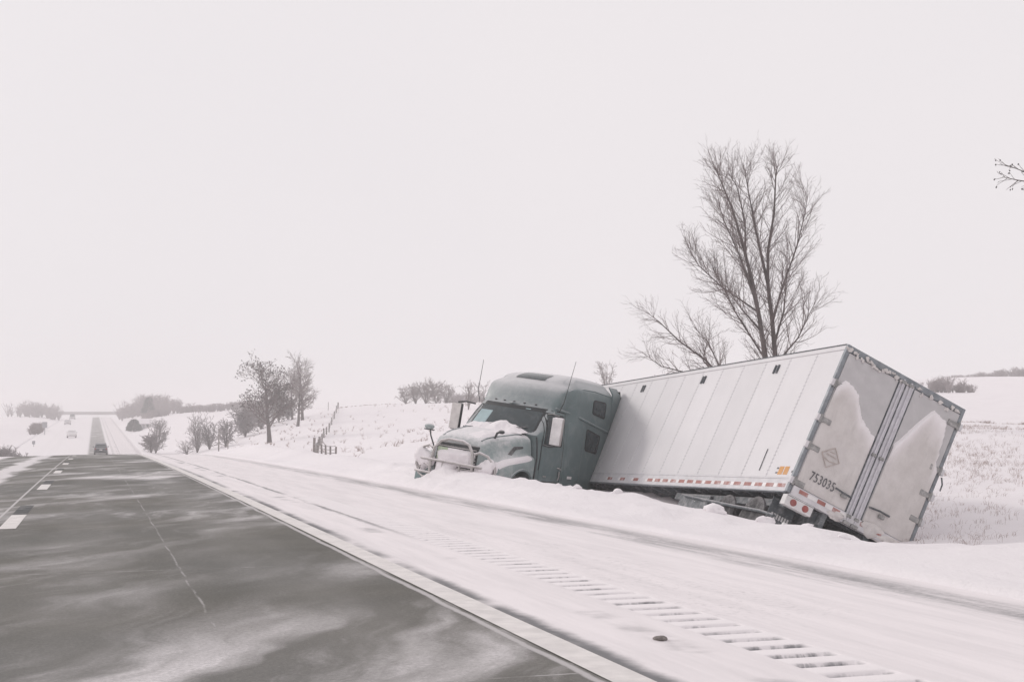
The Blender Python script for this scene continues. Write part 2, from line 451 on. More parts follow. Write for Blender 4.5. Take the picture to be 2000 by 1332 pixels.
def height(X, Y):
    X = np.asarray(X, float); Y = np.asarray(Y, float)
    zr = zroad(Y)
    hb = np.interp(Y, _BY, _BH); xb = np.interp(Y, _BY, _BX)
    t = np.clip((X - 6.9) / (xb - 6.9), 0, 1)
    berm = hb * t * t * (3 - 2 * t)
    ditch_amt = np.interp(Y, [-50, 5, 14, 24, 29, 34, 45, 70, 2000], [0.5, 0.5, 0.85, 0.8, 0.32, 0.35, 0.4, 0.1, 0.0])
    fall = smooth01(0.0, 3.4, X - xb)
    side = zr + berm - fall * (hb + ditch_amt)
    F = field(X, Y)
    x0 = np.interp(Y, [-50, 30, 45, 60, 2000], [12.5, 12.5, 10.5, 8.5, 7.5]); x1 = np.interp(Y, [-50, 30, 45, 60, 120, 2000], [17.5, 17.0, 15.5, 14, 16, 22])
    k = smooth01(0, 1, (X - x0) / (x1 - x0))
    right = side * (1 - k) + F * k
    kl = smooth01(0, 1, (-12.8 - X) / 14.0)
    left = (zr + zcross(X)) * (1 - kl) + F * kl
    z = np.where(X > 0, right, left)
    P = np.stack([X, Y, np.zeros_like(X)], -1).reshape(-1, 3)
    und = N2(P, 0.22).reshape(X.shape) * 0.05 + N3(P, 0.05).reshape(X.shape) * 0.18
    fine = N1(P, 1.1).reshape(X.shape) * 0.035
    off = smooth01(7.3, 9.5, X) + smooth01(-13.5, -18, X)
    rr = np.hypot(X, Y)
    z = z + und * np.clip(off, 0, 1) * np.clip(rr / 30, 0.3, 3) + fine * smooth01(6.95, 7.8, X) * np.interp(Y, [0, 60, 120], [1, 1, 0])
    # lumps thrown up along the top of the bank
    chunk = np.clip(N1(np.stack([X * 1.0, Y * 0.8, X * 0 + 3], -1).reshape(-1, 3), 3.0).reshape(X.shape), 0, 1) ** 2
    z = z + (chunk * 0.11 + 0.02 * N2(P, 2.6).reshape(X.shape)) * np.exp(-((X - xb) / 1.1) ** 2) * np.interp(Y, [10, 15, 34, 42], [0, 1, 1, 0])
    # the sheet dips beneath the pavement
    inside = smooth01(7.1, 6.75, X) * smooth01(-13.1, -12.6, X)
    road_z = zr + zcross(X)
    z = z * (1 - inside) + (road_z - 0.3) * inside
    return z
def hz(x, y): return float(height(np.array([x]), np.array([y]))[0])

def lines(spec):
    out = []
    for a, b, st in spec: out.extend(np.arange(a, b, st).tolist())
    return np.array(out)
def geo(a, b, r0, g):
    o = []; s = r0
    while a < b: o.append(a); a += s; s *= g
    return o
xr = lines([(6.6, 7.4, 0.08), (7.4, 10.6, 0.11), (10.6, 18, 0.25)]).tolist() + geo(18, 1300, 0.5, 1.09) + [1400]
xl = sorted([-v for v in geo(13.1, 1300, 0.8, 1.15)] + [-1400.0])
xs = np.array(xl + [-13.0, -12.8, -12.6, -12.4, -8, -4, 0, 4, 6.4] + xr)
ys = np.array([-60, -40, -25, -12, -4, 2] + lines([(5, 36, 0.17), (36, 60, 0.5), (60, 140, 1.2)]).tolist() + geo(140, 1500, 2.5, 1.06) + [1500])
GX, GY = np.meshgrid(xs, ys)
GZ = height(GX, GY)
nx, ny = len(xs), len(ys)
V = np.stack([GX, GY, GZ], -1).reshape(-1, 3)
idx = np.arange(nx * ny).reshape(ny, nx)
Fq = np.stack([idx[:-1, :-1], idx[:-1, 1:], idx[1:, 1:], idx[1:, :-1]], -1).reshape(-1, 4)
me = bpy.data.meshes.new('snow_field')
me.vertices.add(len(V)); me.vertices.foreach_set('co', V.ravel())
me.loops.add(len(Fq) * 4); me.loops.foreach_set('vertex_index', Fq.ravel().astype(np.int32))
me.polygons.add(len(Fq)); me.polygons.foreach_set('loop_start', np.arange(0, len(Fq) * 4, 4, dtype=np.int32))
me.polygons.foreach_set('use_smooth', np.ones(len(Fq), bool))
me.update(calc_edges=True); me.validate()
me.materials.append(M['snow_ground'])
terrain = link_mesh('snow_field', me)
tag(terrain, 'snow covered roadside bank, ditch and rolling fields', kind='structure')

# ------------------------------------------------------------------ road surface
def road_material():
    t = NT('wind_swept_pavement')
    p = t.pos(); x, y, z = t.xyz(p)
    fine = t.noise(p, 90.0, 5, 0.8); mid = t.noise(p, 1.3, 6, 0.6); big = t.noise(p, 0.22, 4, 0.5)
    c = t.mix(t.mapr(mid, 0.3, 0.7), (0.082, 0.078, 0.065), (0.115, 0.109, 0.092))
    c = t.mix(t.mapr(big, 0.35, 0.65, 0.0, 0.6), c, (0.095, 0.098, 0.094))
    c = t.mix(t.mapr(fine, 0.42, 0.68, 0.0, 0.65), c, (0.17, 0.165, 0.148))
    grit = t.noise(p, 38.0, 6, 0.85)
    c = t.mix(t.mapr(grit, 0.50, 0.66, 0.0, 0.55), c, (0.205, 0.198, 0.178))
    c = t.mix(t.mapr(grit, 0.46, 0.34, 0.0, 0.5), c, (0.058, 0.056, 0.050))
    blot = t.noise(t.vec(t.m('MULTIPLY', x, 1.6), t.m('MULTIPLY', y, 0.35)), 1.1, 7, 0.65)
    c = t.mix(t.mapr(blot, 0.52, 0.72, 0.0, 0.35), c, (0.070, 0.067, 0.058))
    # salt-pale wheel paths
    wp = t.m('ADD', t.band(x, -0.1, 0.15, 0.4), t.band(x, 1.65, 0.15, 0.4), clamp=True)
    c = t.mix(t.m('MULTIPLY', t.m('MULTIPLY', wp, t.mapr(blot, 0.3, 0.6, 0.4, 1.0)), 0.16), c, (0.32, 0.31, 0.30))
    # airborne wisps of wind-dragged snow, painted into the pavement colour
    ca, sa = math.cos(R(68)), math.sin(R(68))
    u = t.m('ADD', t.m('MULTIPLY', x, ca), t.m('MULTIPLY', y, sa))
    v = t.m('SUBTRACT', t.m('MULTIPLY', y, ca), t.m('MULTIPLY', x, sa))
    warp = t.m('SUBTRACT', t.noise(t.vec(t.m('MULTIPLY', u, 0.5), t.m('MULTIPLY', v, 0.5)), 0.9, 3, 0.5), 0.5)
    v2 = t.m('ADD', v, t.m('MULTIPLY', warp, 1.5))
    w1 = t.noise(t.vec(t.m('MULTIPLY', u, 0.26), t.m('MULTIPLY', v2, 0.95), 3.7), 1.0, 7, 0.55, 0.3)
    w2 = t.noise(t.vec(t.m('MULTIPLY', u, 0.10), t.m('MULTIPLY', v, 0.22), 9.1), 1.0, 3, 0.5)
    w3 = t.noise(t.vec(t.m('MULTIPLY', u, 0.7), t.m('MULTIPLY', v2, 2.6), 1.2), 1.0, 6, 0.65, 0.2)
    wis = t.m('MULTIPLY', t.mapr(w1, 0.43, 0.74), t.mapr(w2, 0.34, 0.60))
    wis = t.m('ADD', t.m('MULTIPLY', wis, 0.80), t.m('MULTIPLY', t.m('MULTIPLY', t.mapr(w3, 0.50, 0.80), t.mapr(w2, 0.30, 0.62)), 0.34))
    film = t.m('MULTIPLY', t.mapr(w2, 0.3, 0.7), 0.08)
    s = t.m('ADD', t.m('MULTIPLY', wis, t.mapr(grit, 0.36, 0.62, 0.72, 1.12)), film, clamp=True)
    # drift along the left lane and beyond the crest
    ed = t.noise(t.vec(t.m('MULTIPLY', x, 0.6), t.m('MULTIPLY', y, 0.12)), 1.2, 6, 0.6)
    xe = t.m('ADD', x, t.m('MULTIPLY', t.m('SUBTRACT', ed, 0.5), 1.6))
    s = t.m('MAXIMUM', s, t.m('MULTIPLY', t.band(xe, -2.75, 0.22, 0.4), 0.75))
    s = t.m('MAXIMUM', s, t.mapr(xe, -4.3, -4.9, 0.0, 0.93))
    ye = t.m('ADD', y, t.m('MULTIPLY', t.m('SUBTRACT', ed, 0.5), 14.0))
    farm = t.mapr(ye, 84, 104)
    lane = t.m('MULTIPLY', t.m('MULTIPLY', t.mapr(x, -1.1, -0.5), t.mapr(x, 2.3, 1.75)), 0.72)
    opp = t.m('MULTIPLY', t.m('ADD', t.band(x, -8.1, 0.25, 0.5), t.band(x, -6.3, 0.2, 0.5), clamp=True), 0.22)
    fars = t.m('SUBTRACT', t.m('SUBTRACT', 0.95, lane), opp)
    s = t.m('MAXIMUM', s, t.m('MULTIPLY', farm, fars))
    # snow packed in the joints
    brk = t.noise(t.vec(t.m('MULTIPLY', x, 4.0), t.m('MULTIPLY', y, 0.9)), 1.3, 6, 0.75)
    xw = t.m('ADD', x, t.m('MULTIPLY', t.m('SUBTRACT', t.noise(t.vec(0.0, t.m('MULTIPLY', y, 0.8)), 1.0, 6, 0.7), 0.5), 0.10))
    j = t.m('MULTIPLY', t.band(xw, 0.79, 0.004, 0.012), t.mapr(brk, 0.36, 0.66))
    j2 = t.m('MULTIPLY', t.band(x, -1.33, 0.012, 0.02), 0.55)
    ym = t.m('MODULO', t.m('ADD', y, 2.3), 6.1)
    j3 = t.m('MULTIPLY', t.band(ym, 3.0, 0.006, 0.012), t.mapr(t.noise(t.vec(t.m('MULTIPLY', x, 1.2), y), 1.0, 5, 0.7), 0.42, 0.6))
    edge = t.m('MULTIPLY', t.band(xw, 2.52, 0.012, 0.03), 0.5)
    jj = t.m('MAXIMUM', t.m('MAXIMUM', t.m('MULTIPLY', j, 0.38), j2), t.m('MAXIMUM', t.m('MULTIPLY', j3, 0.45), edge))
    s = t.m('MAXIMUM', s, jj)
    grain = t.mapr(t.noise(p, 25.0, 5, 0.8), 0.62, 0.72, 0.0, 0.30)
    s = t.m('MAXIMUM', s, t.m('MULTIPLY', grain, t.mapr(w2, 0.35, 0.6)))
    crumb = t.m('MULTIPLY', t.m('MULTIPLY', t.band(t.m('SUBTRACT', x, t.m('MULTIPLY', y, 0.10)), 1.05, 0.02, 0.22), t.mapr(t.noise(p, 13.0, 5, 0.8), 0.57, 0.66)), t.mapr(y, 5.0, 9.5, 0.9, 0.0))
    s = t.m('MAXIMUM', s, crumb)
    t.base(t.mix(s, c, SNOW))
    t.rough(t.mapr(s, 0, 0.5, 0.75, 0.95))
    t.bsdf.inputs['Specular IOR Level'].default_value = 0.25
    t.bump(t.m('ADD', fine, t.m('MULTIPLY', mid, 0.4)), 0.4, 0.008)
    return t.mat

def shoulder_material():
    t = NT('snow_packed_shoulder')
    p = t.pos(); x, y, z = t.xyz(p)
    n1 = t.noise(t.vec(t.m('MULTIPLY', x, 2.4), t.m('MULTIPLY', y, 0.16)), 1.6, 8, 0.7)
    n2 = t.noise(p, 2.0, 8, 0.75); n3 = t.noise(p, 0.5, 5, 0.6); n4 = t.noise(p, 16.0, 6, 0.75)
    c = t.mix(t.mapr(n1, 0.35, 0.72, 0.0, 0.55), (0.83, 0.785, 0.795), (0.64, 0.61, 0.62))
    asph = (0.19, 0.185, 0.18)
    ed = t.m('MULTIPLY', t.m('SUBTRACT', n2, 0.5), 0.22)
    xe = t.m('ADD', x, ed)
    # pavement bared right beside the edge line
    near = t.mapr(y, 34, 60, 1.0, 0.25)
    g = t.m('MULTIPLY', t.m('MULTIPLY', t.mapr(xe, 3.0, 2.86), t.mapr(n3, 0.30, 0.52)), near)
    # thin bared line where the rumble strip begins
    g2 = t.m('MULTIPLY', t.m('MULTIPLY', t.band(xe, 3.70, 0.015, 0.06), t.mapr(y, 15, 20)), t.mapr(n1, 0.36, 0.58))
    g2 = t.m('MULTIPLY', g2, 0.8)
    # dirty track left by a wheel along the outer shoulder
    xt = t.m('ADD', x, t.m('MULTIPLY', t.m('SUBTRACT', n1, 0.5), 0.5))
    tr = t.m('MULTIPLY', t.band(xt, 6.50, 0.06, 0.42), t.m('MULTIPLY', t.mapr(n1, 0.30, 0.62, 0.15, 1.0), t.mapr(n4, 0.3, 0.65, 0.5, 1.0)))
    tr = t.m('MULTIPLY', tr, t.mapr(y, 18, 80, 0.80, 0.40))
    sp = t.m('MULTIPLY', t.m('MULTIPLY', t.band(x, 4.75, 0.25, 0.7), t.mapr(n4, 0.52, 0.70)), t.mapr(n3, 0.38, 0.6, 0.0, 0.45))
    rub = t.m('MULTIPLY', t.m('MULTIPLY', t.band(xe, 3.45, 0.02, 0.16), t.mapr(n3, 0.52, 0.62)), 0.5)
    s = t.m('MAXIMUM', t.m('MAXIMUM', g, g2), t.m('MAXIMUM', t.m('MAXIMUM', tr, sp), rub))
    t.base(t.mix(s, c, (0.20, 0.198, 0.205)))
    t.rough(0.9)
    t.bsdf.inputs['Specular IOR Level'].default_value = 0.2
    t.bump(t.m('ADD', n2, t.m('MULTIPLY', n1, 0.8)), 0.35, 0.03)
    return t.mat
M['road'] = road_material(); M['shoulder'] = shoulder_material()

def strip(name, X, Y, mat_, zoff=0.0, parent=None):
    X = np.asarray(X, float); Y = np.asarray(Y, float)
    gx, gy = np.meshgrid(X, Y)
    v = np.stack([gx, gy, zroad(gy) + zcross(gx) + zoff], -1).reshape(-1, 3)
    i = np.arange(len(X) * len(Y)).reshape(len(Y), len(X))
    f = np.stack([i[:-1, :-1], i[:-1, 1:], i[1:, 1:], i[1:, :-1]], -1).reshape(-1, 4)
    me = bpy.data.meshes.new(name); me.from_pydata(v.tolist(), [], f.tolist())
    me.polygons.foreach_set('use_smooth', [True] * len(f)); me.materials.append(mat_); me.update()
    return link_mesh(name, me, None, parent)
YR = np.array([-40, -20, -8, 0] + lines([(2, 90, 1.0), (90, 260, 3), (260, 760, 10)]).tolist() + geo(760, 1450, 30, 1.1))
road = strip('road', [-12.6, -9, -5, -3, -1.1, 0.5, 2.0, 2.6], YR, M['road'])
tag(road, 'grey highway pavement streaked with painted-in wisps of airborne snow', kind='structure')
YS = np.array([-40, -20, -8, 0, 2, 4] + lines([(5, 90, 1.0), (90, 260, 3), (260, 760, 10)]).tolist())
G0, G1, GP = 3.76, 4.22, 0.305
Y0G, NG = 4.7, 70
Y1G = Y0G + NG * GP
shoulder = strip('shoulder', [2.602, 3.0, 3.4, G0], YS, M['shoulder'], -0.004)
tag(shoulder, 'snow packed paved shoulder with rumble strip', kind='structure')
strip('outer_shoulder', [G1, 5.0, 5.8, 6.6, 7.15], YS, M['shoulder'], -0.004, shoulder)
yb = [y for y in YS if y < Y0G] + [Y0G]
strip('rumble_lane', [G0, G1], yb, M['shoulder'], -0.004, shoulder)
ya = [Y1G] + [y for y in YS if y > Y1G]
strip('rumble_lane', [G0, G1], ya, M['shoulder'], -0.004, shoulder)

# rumble strip: each groove a shallow milled pan with its snowy rib
def groove_material():
    t = NT('milled_groove')
    o = t.obj(); p = t.pos()
    x, y, z = t.xyz(o)
    wx = t.xyz(p)
    fill = t.noise(t.vec(t.m('MULTIPLY', wx[0], 3.0), t.m('MULTIPLY', wx[1], 0.6)), 1.7, 6, 0.7)
    yy = t.m('ADD', y, t.m('MULTIPLY', t.m('SUBTRACT', t.noise(p, 9.0, 5, 0.7), 0.5), 0.06))
    w = t.mapr(fill, 0.32, 0.60, 0.028, 0.060)
    oi = t.n.new('ShaderNodeObjectInfo')
    w = t.m('MULTIPLY', w, t.mapr(oi.outputs['Random'], 0.0, 1.0, 0.92, 1.12))
    soft = t.mapr(t.m('SUBTRACT', w, t.m('ABSOLUTE', t.m('SUBTRACT', yy, 0.205))), -0.012, 0.03)
    endf = t.m('MULTIPLY', t.mapr(x, 0.0, 0.10), t.mapr(x, 0.46, 0.40))
    farf = t.mapr(wx[1], 13.5, 22.0, 1.0, 0.30)
    f = t.m('MULTIPLY', t.m('MULTIPLY', soft, endf), t.m('MULTIPLY', farf, t.mapr(fill, 0.30, 0.5, 0.55, 0.95)))
    t.base(t.mix(f, (0.82, 0.78, 0.79), (0.10, 0.105, 0.115)))
    t.rough(0.9)
    t.bump(t.noise(p, 14.0, 6, 0.7), 0.3, 0.02)
    return t.mat
M['groove'] = groove_material()
gm = MB()
prof = [(0, 0), (0.10, 0.004), (0.125, 0.0), (0.15, -0.018), (0.19, -0.032), (0.225, -0.036), (0.245, -0.028), (0.262, -0.006), (0.285, 0.0), (GP, 0)]
gxs = [(0.0, 0.0), (0.03, 0.35), (0.08, 1.0), (0.25, 1.0), (0.39, 1.0), (0.43, 0.4), (G1 - G0, 0.0)]
gm.loft([[(gx, yy_, zz * sc if zz < 0 else zz * min(1, sc + 0.3)) for gx, sc in gxs] for yy_, zz in prof], closed=False)
gobj = None
for k in range(NG):
    yy_ = Y0G + k * GP
    if gobj is None:
        o = gm.build('rumble_groove', M['groove'], shoulder, fix=False); gobj = o
    else:
        o = gobj.copy(); COL.objects.link(o); o.parent = shoulder
    o.location = (G0, yy_, float(zroad(yy_) + zcross(G0 + .2)) - 0.004)
    o.rotation_euler = (float((zroad(yy_ + .3) - zroad(yy_)) / .3), 0, 0)

# edge line and lane dashes, each with its black contrast mark
ln = strip('edge_line', [2.575, 2.69, 2.80], YS[(YS > -10) & (YS < 110)], M['paint'], 0.006, road)
for k in range(-1, 6):
    y0 = 18.85 + 12.19 * k
    strip('lane_dash', [-1.19, -0.97], np.linspace(y0, y0 + 3.05, 4), M['paint'], 0.004, road)
    strip('contrast_mark', [-1.19, -0.97], np.linspace(y0 + 3.06, y0 + 5.7, 4), M['tar'], 0.004, road)


# ------------------------------------------------------------------ semi-trailer
TL, TW, TH = 14.1, 2.59, 2.86
trailer = empty('semi_trailer', (12.845, 20.995, -0.599), (0.465, 0.0337, 1.5305))
trailer.scale = (1.012,) * 3
tag(trailer, 'long white box trailer tipped into the snowy ditch, rear doors towards us', 'trailer')
HW = TW / 2
# inner core (roof, nose, right wall, floor)
m = MB(); m.box(0.10, TL, -HW + 0.006, HW - 0.030, 0.06, TH - 0.02)
m.build('cargo_box', M['white_panel'], trailer, bevel=0.02)
PW = 1.0624
edges_ = [0.06] + [PW * (i + 1) for i in range(13)] + [TL]
pm = None
for i in range(len(edges_) - 1):
    a, b = edges_[i] + 0.012, edges_[i + 1] - 0.012
    if b - a < 0.1: continue
    bx('side_panel', M['white_panel'], trailer, a, b, HW - 0.030, HW - 0.006, 0.24, TH - 0.10, 0.004)
# seams with their rivet rows
rv = MB()
for zz in np.arange(0.30, TH - 0.14, 0.075):
    for dx in (-0.03, 0.03):
        rv.add([(dx - .011, 0, zz - .011), (dx + .011, 0, zz - .011), (dx + .011, 0, zz + .011), (dx - .011, 0, zz + .011), (dx, .008, zz)],
               [(0, 1, 4), (1, 2, 4), (2, 3, 4), (3, 0, 4)])
seam0 = None
for i in range(13):
    s_ = PW * (i + 1)
    bx('seam_strip', M['rivet'], trailer, s_ - 0.0115, s_ + 0.0115, HW - 0.029, HW - 0.010, 0.24, TH - 0.10, 0)
    if seam0 is None:
        seam0 = rv.build('rivet_row', M['rivet'], trailer, smooth=False); seam0['kind'] = 'stuff'; o = seam0
    else:
        o = seam0.copy(); COL.objects.link(o); o.parent = trailer
    o.location = (s_, HW - 0.0062, 0)
bx('top_rail', M['white_panel'], trailer, 0.05, TL, HW - 0.04, HW + 0.006, TH - 0.098, TH - 0.01, 0.006)
bx('roof_edge', M['gasket'], trailer, 0.05, TL, HW - 0.05, HW + 0.014, TH - 0.009, TH + 0.012, 0.004)
brl = bx('bottom_rail', M['rail_pale'], trailer, 0.06, TL, HW - 0.05, HW + 0.008, -0.03, 0.238, 0.008)
bx('rail_ledge', M['rail'], trailer, 0.06, TL, HW - 0.05, HW + 0.022, -0.05, -0.031, 0.003)
bx('rail_ridge', M['rail_pale'], trailer, 0.06, TL, HW + 0.0085, HW + 0.018, 0.205, 0.225, 0.003)
k = 0; s_ = 0.12
while s_ < 9.3:
    bx('red_tape', M['red'], brl, s_, s_ + 0.30, HW + 0.0085, HW + 0.0115, 0.045, 0.115, 0)
    bx('white_tape', M['tape_white'], brl, s_ + 0.301, s_ + 0.44, HW + 0.0085, HW + 0.0115, 0.045, 0.115, 0)
    s_ += 0.46 if s_ < 6.2 else 0.9
# roof-line louvre pairs
for s_ in (2.52, 6.12, 9.9):
    for d in (0, 0.13):
        mm = MB(); mm.tube([(s_ + d, HW + 0.0, TH - 0.40), (s_ + d, HW + 0.0, TH - 0.22)], 0.03, 8)
        mm.build('side_louvre', M['gasket'], trailer)
# orange decals near the tail
for d in (0.16, 0.37):
    bx('orange_decal', M['orange'], trailer, 0.10 + d, 0.27 + d, HW - 0.0055, HW - 0.002, 0.29, 0.45, 0)
for a, b, z0, z1 in ((0.08, 0.13, 0.33, 0.37), (0.66, 0.74, 0.40, 0.43), (0.66, 0.74, 0.31, 0.34)):
    bx('small_decal', M['ink'], trailer, a, b, HW - 0.0055, HW - 0.002, z0, z1, 0)
mm = MB(); mm.tube([(1.42, HW + .004, 0.36), (1.43, HW + .006, 0.62), (1.44, HW + .004, 0.80)], 0.008, 6)
mm.build('strap_end', M['gasket'], trailer)

# rear frame
rear = -0.03
bx('rear_post', M['rail'], trailer, rear, 0.058, HW - 0.065, HW + 0.012, -0.03, TH, 0.01)
bx('rear_post', M['rail'], trailer, rear, 0.098, -HW - 0.005, -HW + 0.065, -0.03, TH, 0.01)
bx('rear_header', M['rail'], trailer, rear + 0.002, 0.098, -HW + 0.067, HW - 0.067, TH - 0.13, TH - 0.002, 0.008)
sill = bx('rear_sill', M['rail_pale'], trailer, rear - 0.03, 0.098, -HW + 0.067, HW - 0.067, -0.06, 0.125, 0.008)
ks = [(1.10, 0.92, 'red'), (0.915, 0.72, 'tape_white'), (0.715, 0.55, 'red'), (0.545, 0.40, 'tape_white'), (0.395, 0.24, 'red'), (0.235, 0.10, 'tape_white'),
      (-0.20, -0.36, 'red'), (-0.365, -0.5, 'tape_white'), (-0.505, -0.66, 'red'), (-0.9, -1.06, 'red')]
for a, b, mn in ks:
    bx('reflector_tape', M[mn], sill, rear - 0.034, rear - 0.0305, b, a, 0.03, 0.10, 0)
# caked ice on the header
for i in range(26):
    yy = HW - 0.05 - i * 0.095 + random.Random(i).uniform(-.02, .02)
    rr_ = random.Random(i * 3 + 1)
    if i in (14, 15, 18, 20, 22): continue
    lump('ice_clump', M['crust'], trailer, (rear - 0.015, yy, TH - 0.08 - rr_.uniform(0, .1)), (0.016, rr_.uniform(.02, .055), rr_.uniform(.012, .045)), seed=i, amp=0.9, n=7, sc=2.5)

# doors
Z0, Z1 = 0.135, TH - 0.14
def crust_patch(parent, y_left, y_right, bu, bv, seed, name='snow_crust'):
    nu, nv = 46, 64
    fresh = []
    vs = []; fs = []
    for j in range(nv):
        for i in range(nu):
            u = i / (nu - 1); v = j / (nv - 1)
            yy = y_left + (y_right - y_left) * u; zz = Z0 + (Z1 - Z0) * v
            b = np.interp(u, bu, bv) + 0.016 * float(N2((u * 5, seed, 0), 1.6)[0]) + .008 * float(N1((u * 9, seed, v * 6), 1.6)[0])
            d = b - v
            lip = 0.055 * math.exp(-(max(d, 0) / 0.13) ** 2)
            th = float(smooth01(0.0, 0.035, d)) * (0.016 + lip + 0.006 * float(N1((u * 4 + seed, v * 9, 0), 1.5)[0]))
            fresh.append(max(0.0, min(1.0, math.exp(-(max(d, 0) / (0.12 + .05 * float(N1((u * 3, seed, 4), 1)[0]))) ** 2) + .12 * float(N1((u * 5 + seed, v * 7, 2), 1.3)[0]))))
            side = float(smooth01(0, .03, u) * smooth01(0, .03, 1 - u) * smooth01(0, .02, v))
            vs.append((rear - 0.004 - th * (0.3 + .7 * side) + (0.020 if d < 0 else 0), yy, zz))
    for j in range(nv - 1):
        for i in range(nu - 1):
            fs.append((j * nu + i, j * nu + i + 1, (j + 1) * nu + i + 1, (j + 1) * nu + i))
    mm = MB(); mm.add(vs, fs)
    o = mm.build(name, M['door_crust'], parent, angle=80)
    at_ = o.data.attributes.new('fresh', 'FLOAT', 'POINT'); at_.data.foreach_set('value', fresh)
    return o
ldoor = bx('left_door', M['doorgrey'], trailer, rear, 0.05, 0.145, HW - 0.070, Z0, Z1, 0.006)
rdoor = bx('right_door', M['doorgrey'], trailer, rear, 0.05, -HW + 0.070, -0.215, Z0, Z1, 0.006)
crust_patch(ldoor, HW - 0.085, 0.16, [0, .12, .26, .42, .54, .66, .8, .92, 1], [.75, .79, .80, .785, .71, .63, .575, .55, .57], 1)
crust_patch(rdoor, -0.23, -HW + 0.085, [0, .1, .22, .36, .5, .66, .80, .86, .91, 1], [.60, .64, .74, .86, .935, .935, .90, .80, .60, .55], 5)
# the two pale lock bands at the centre with their gaskets and rods
b1 = bx('door_edge_band', M['doorband'], trailer, rear - 0.012, 0.05, 0.0, 0.118, 0.0, Z1 + 0.02, 0.004)
b2 = bx('door_edge_band', M['doorband'], trailer, rear - 0.012, 0.05, -0.185, -0.030, 0.0, Z1 + 0.02, 0.004)
for ya, yb_ in ((0.119, 0.144), (-0.029, -0.001), (-0.2145, -0.186)):
    bx('door_gasket', M['gasket'], trailer, rear - 0.004, 0.05, ya, yb_, 0.02, Z1 + 0.05, 0.003)
for yy in (0.058, -0.105):
    mm = MB(); mm.tube([(rear - 0.035, yy, -0.02), (rear - 0.035, yy, Z1 + 0.06)], 0.017, 10)
    rod = mm.build('lock_rod', M['doorband'], trailer)
    for zz in (0.06, 1.25, Z1 - 0.02):
        bx('rod_bracket', M['hinge'], rod, rear - 0.06, rear - 0.0125, yy - 0.045, yy + 0.045, zz, zz + 0.055, 0.006)
    bx('cam_keeper', M['hinge'], rod, rear - 0.075, rear - 0.005, yy - 0.07, yy + 0.07, -0.075, -0.01, 0.01)
# lock handles
for y0, y1, zz, dz in ((0.50, 0.16, 0.42, -0.02), (-0.23, -0.66, 0.40, 0.02)):
    mm = MB(); mm.tube([(rear - 0.05, y0, zz), (rear - 0.075, (y0 + y1) / 2, zz + dz), (rear - 0.05, y1, zz + dz)], 0.018, 8)
    h_ = mm.build('lock_handle', M['gasket'], trailer)
    bx('handle_catch', M['hinge'], h_, rear - 0.07, rear - 0.02, min(y0, y1) + 0.08, min(y0, y1) + 0.20, zz - 0.09, zz - 0.025, 0.008)
# hinges
for sgn in (1, -1):
    for zz in (0.14, 0.83, 1.36, 2.05) if sgn > 0 else (0.55, 1.05, 1.55, 2.45):
        mm = MB()
        y0 = sgn * (HW - 0.02); y1 = sgn * (HW - 0.25)
        mm.box(rear - 0.03, rear - 0.001, min(y0, y1), max(y0, y1), zz, zz + 0.10)
        mm.tube([(rear - 0.03, sgn * (HW - 0.03), zz - 0.03), (rear - 0.03, sgn * (HW - 0.03), zz + 0.13)], 0.024, 8)
        hg = mm.build('door_hinge', M['hinge'], trailer, bevel=0.005)
        bx('hinge_bracket', M['rail_pale'], hg, rear - 0.045, rear + 0.03, sgn * HW - 0.03 + sgn * 0.02, sgn * HW + 0.03 + sgn * 0.02, zz - 0.01, zz + 0.11, 0.006)
mm = MB(); mm.tube([(rear - .06, -HW - .02, 1.50), (rear - .1, -HW - .06, 1.38), (rear - .09, -HW - .07, 1.26)], 0.016, 6)
mm.build('door_hold_back', M['gasket'], trailer)
# unit number and placard
fc = bpy.data.curves.new('unit_number', 'FONT'); fc.body = '753035'; fc.size = 0.235; fc.extrude = 0.003; fc.space_character = 1.08
fc.materials.append(M['ink'])
_tmp = bpy.data.objects.new('unit_number_text', fc); COL.objects.link(_tmp); bpy.context.view_layer.update()
_tm = bpy.data.meshes.new_from_object(_tmp.evaluated_get(bpy.context.evaluated_depsgraph_get())); bpy.data.objects.remove(_tmp)
_tm.name = 'unit_number'
fo = bpy.data.objects.new('unit_number', _tm); COL.objects.link(fo); fo.parent = ldoor
fo.matrix_local = Matrix.Translation((rear - 0.036, 1.03, 0.335)) @ Matrix(((0, 0, -1, 0), (-1, 0, 0, 0), (0, 1, 0, 0), (0, 0, 0, 1))) @ Matrix.Diagonal((0.70, 1.0, 1, 1))
pl = MB(); cy_, cz_ = 0.80, 0.86; r_ = 0.19
outer = [(cy_ + r_ * math.cos(a + .08), cz_ + r_ * 1.02 * math.sin(a + .08)) for a in (0, math.pi / 2, math.pi, 1.5 * math.pi)]
pl.tube([(rear - 0.034, p[0], p[1]) for p in outer + outer[:1]], 0.010, 6)
pl.tube([(rear - 0.034, cy_ - .11, cz_ + .03), (rear - 0.036, cy_ + .10, cz_ + .035)], 0.009, 6)
pl.tube([(rear - 0.034, cy_ - .12, cz_ - .05), (rear - 0.036, cy_, cz_ - 0.075), (rear - 0.036, cy_ + .11, cz_ - .045)], 0.008, 6)
pl.tube([(rear - 0.034, cy_ - .05, cz_ + .10), (rear - 0.036, cy_ + .05, cz_ + .09)], 0.007, 6)
plo = pl.build('placard_holder', M['placard'], ldoor)
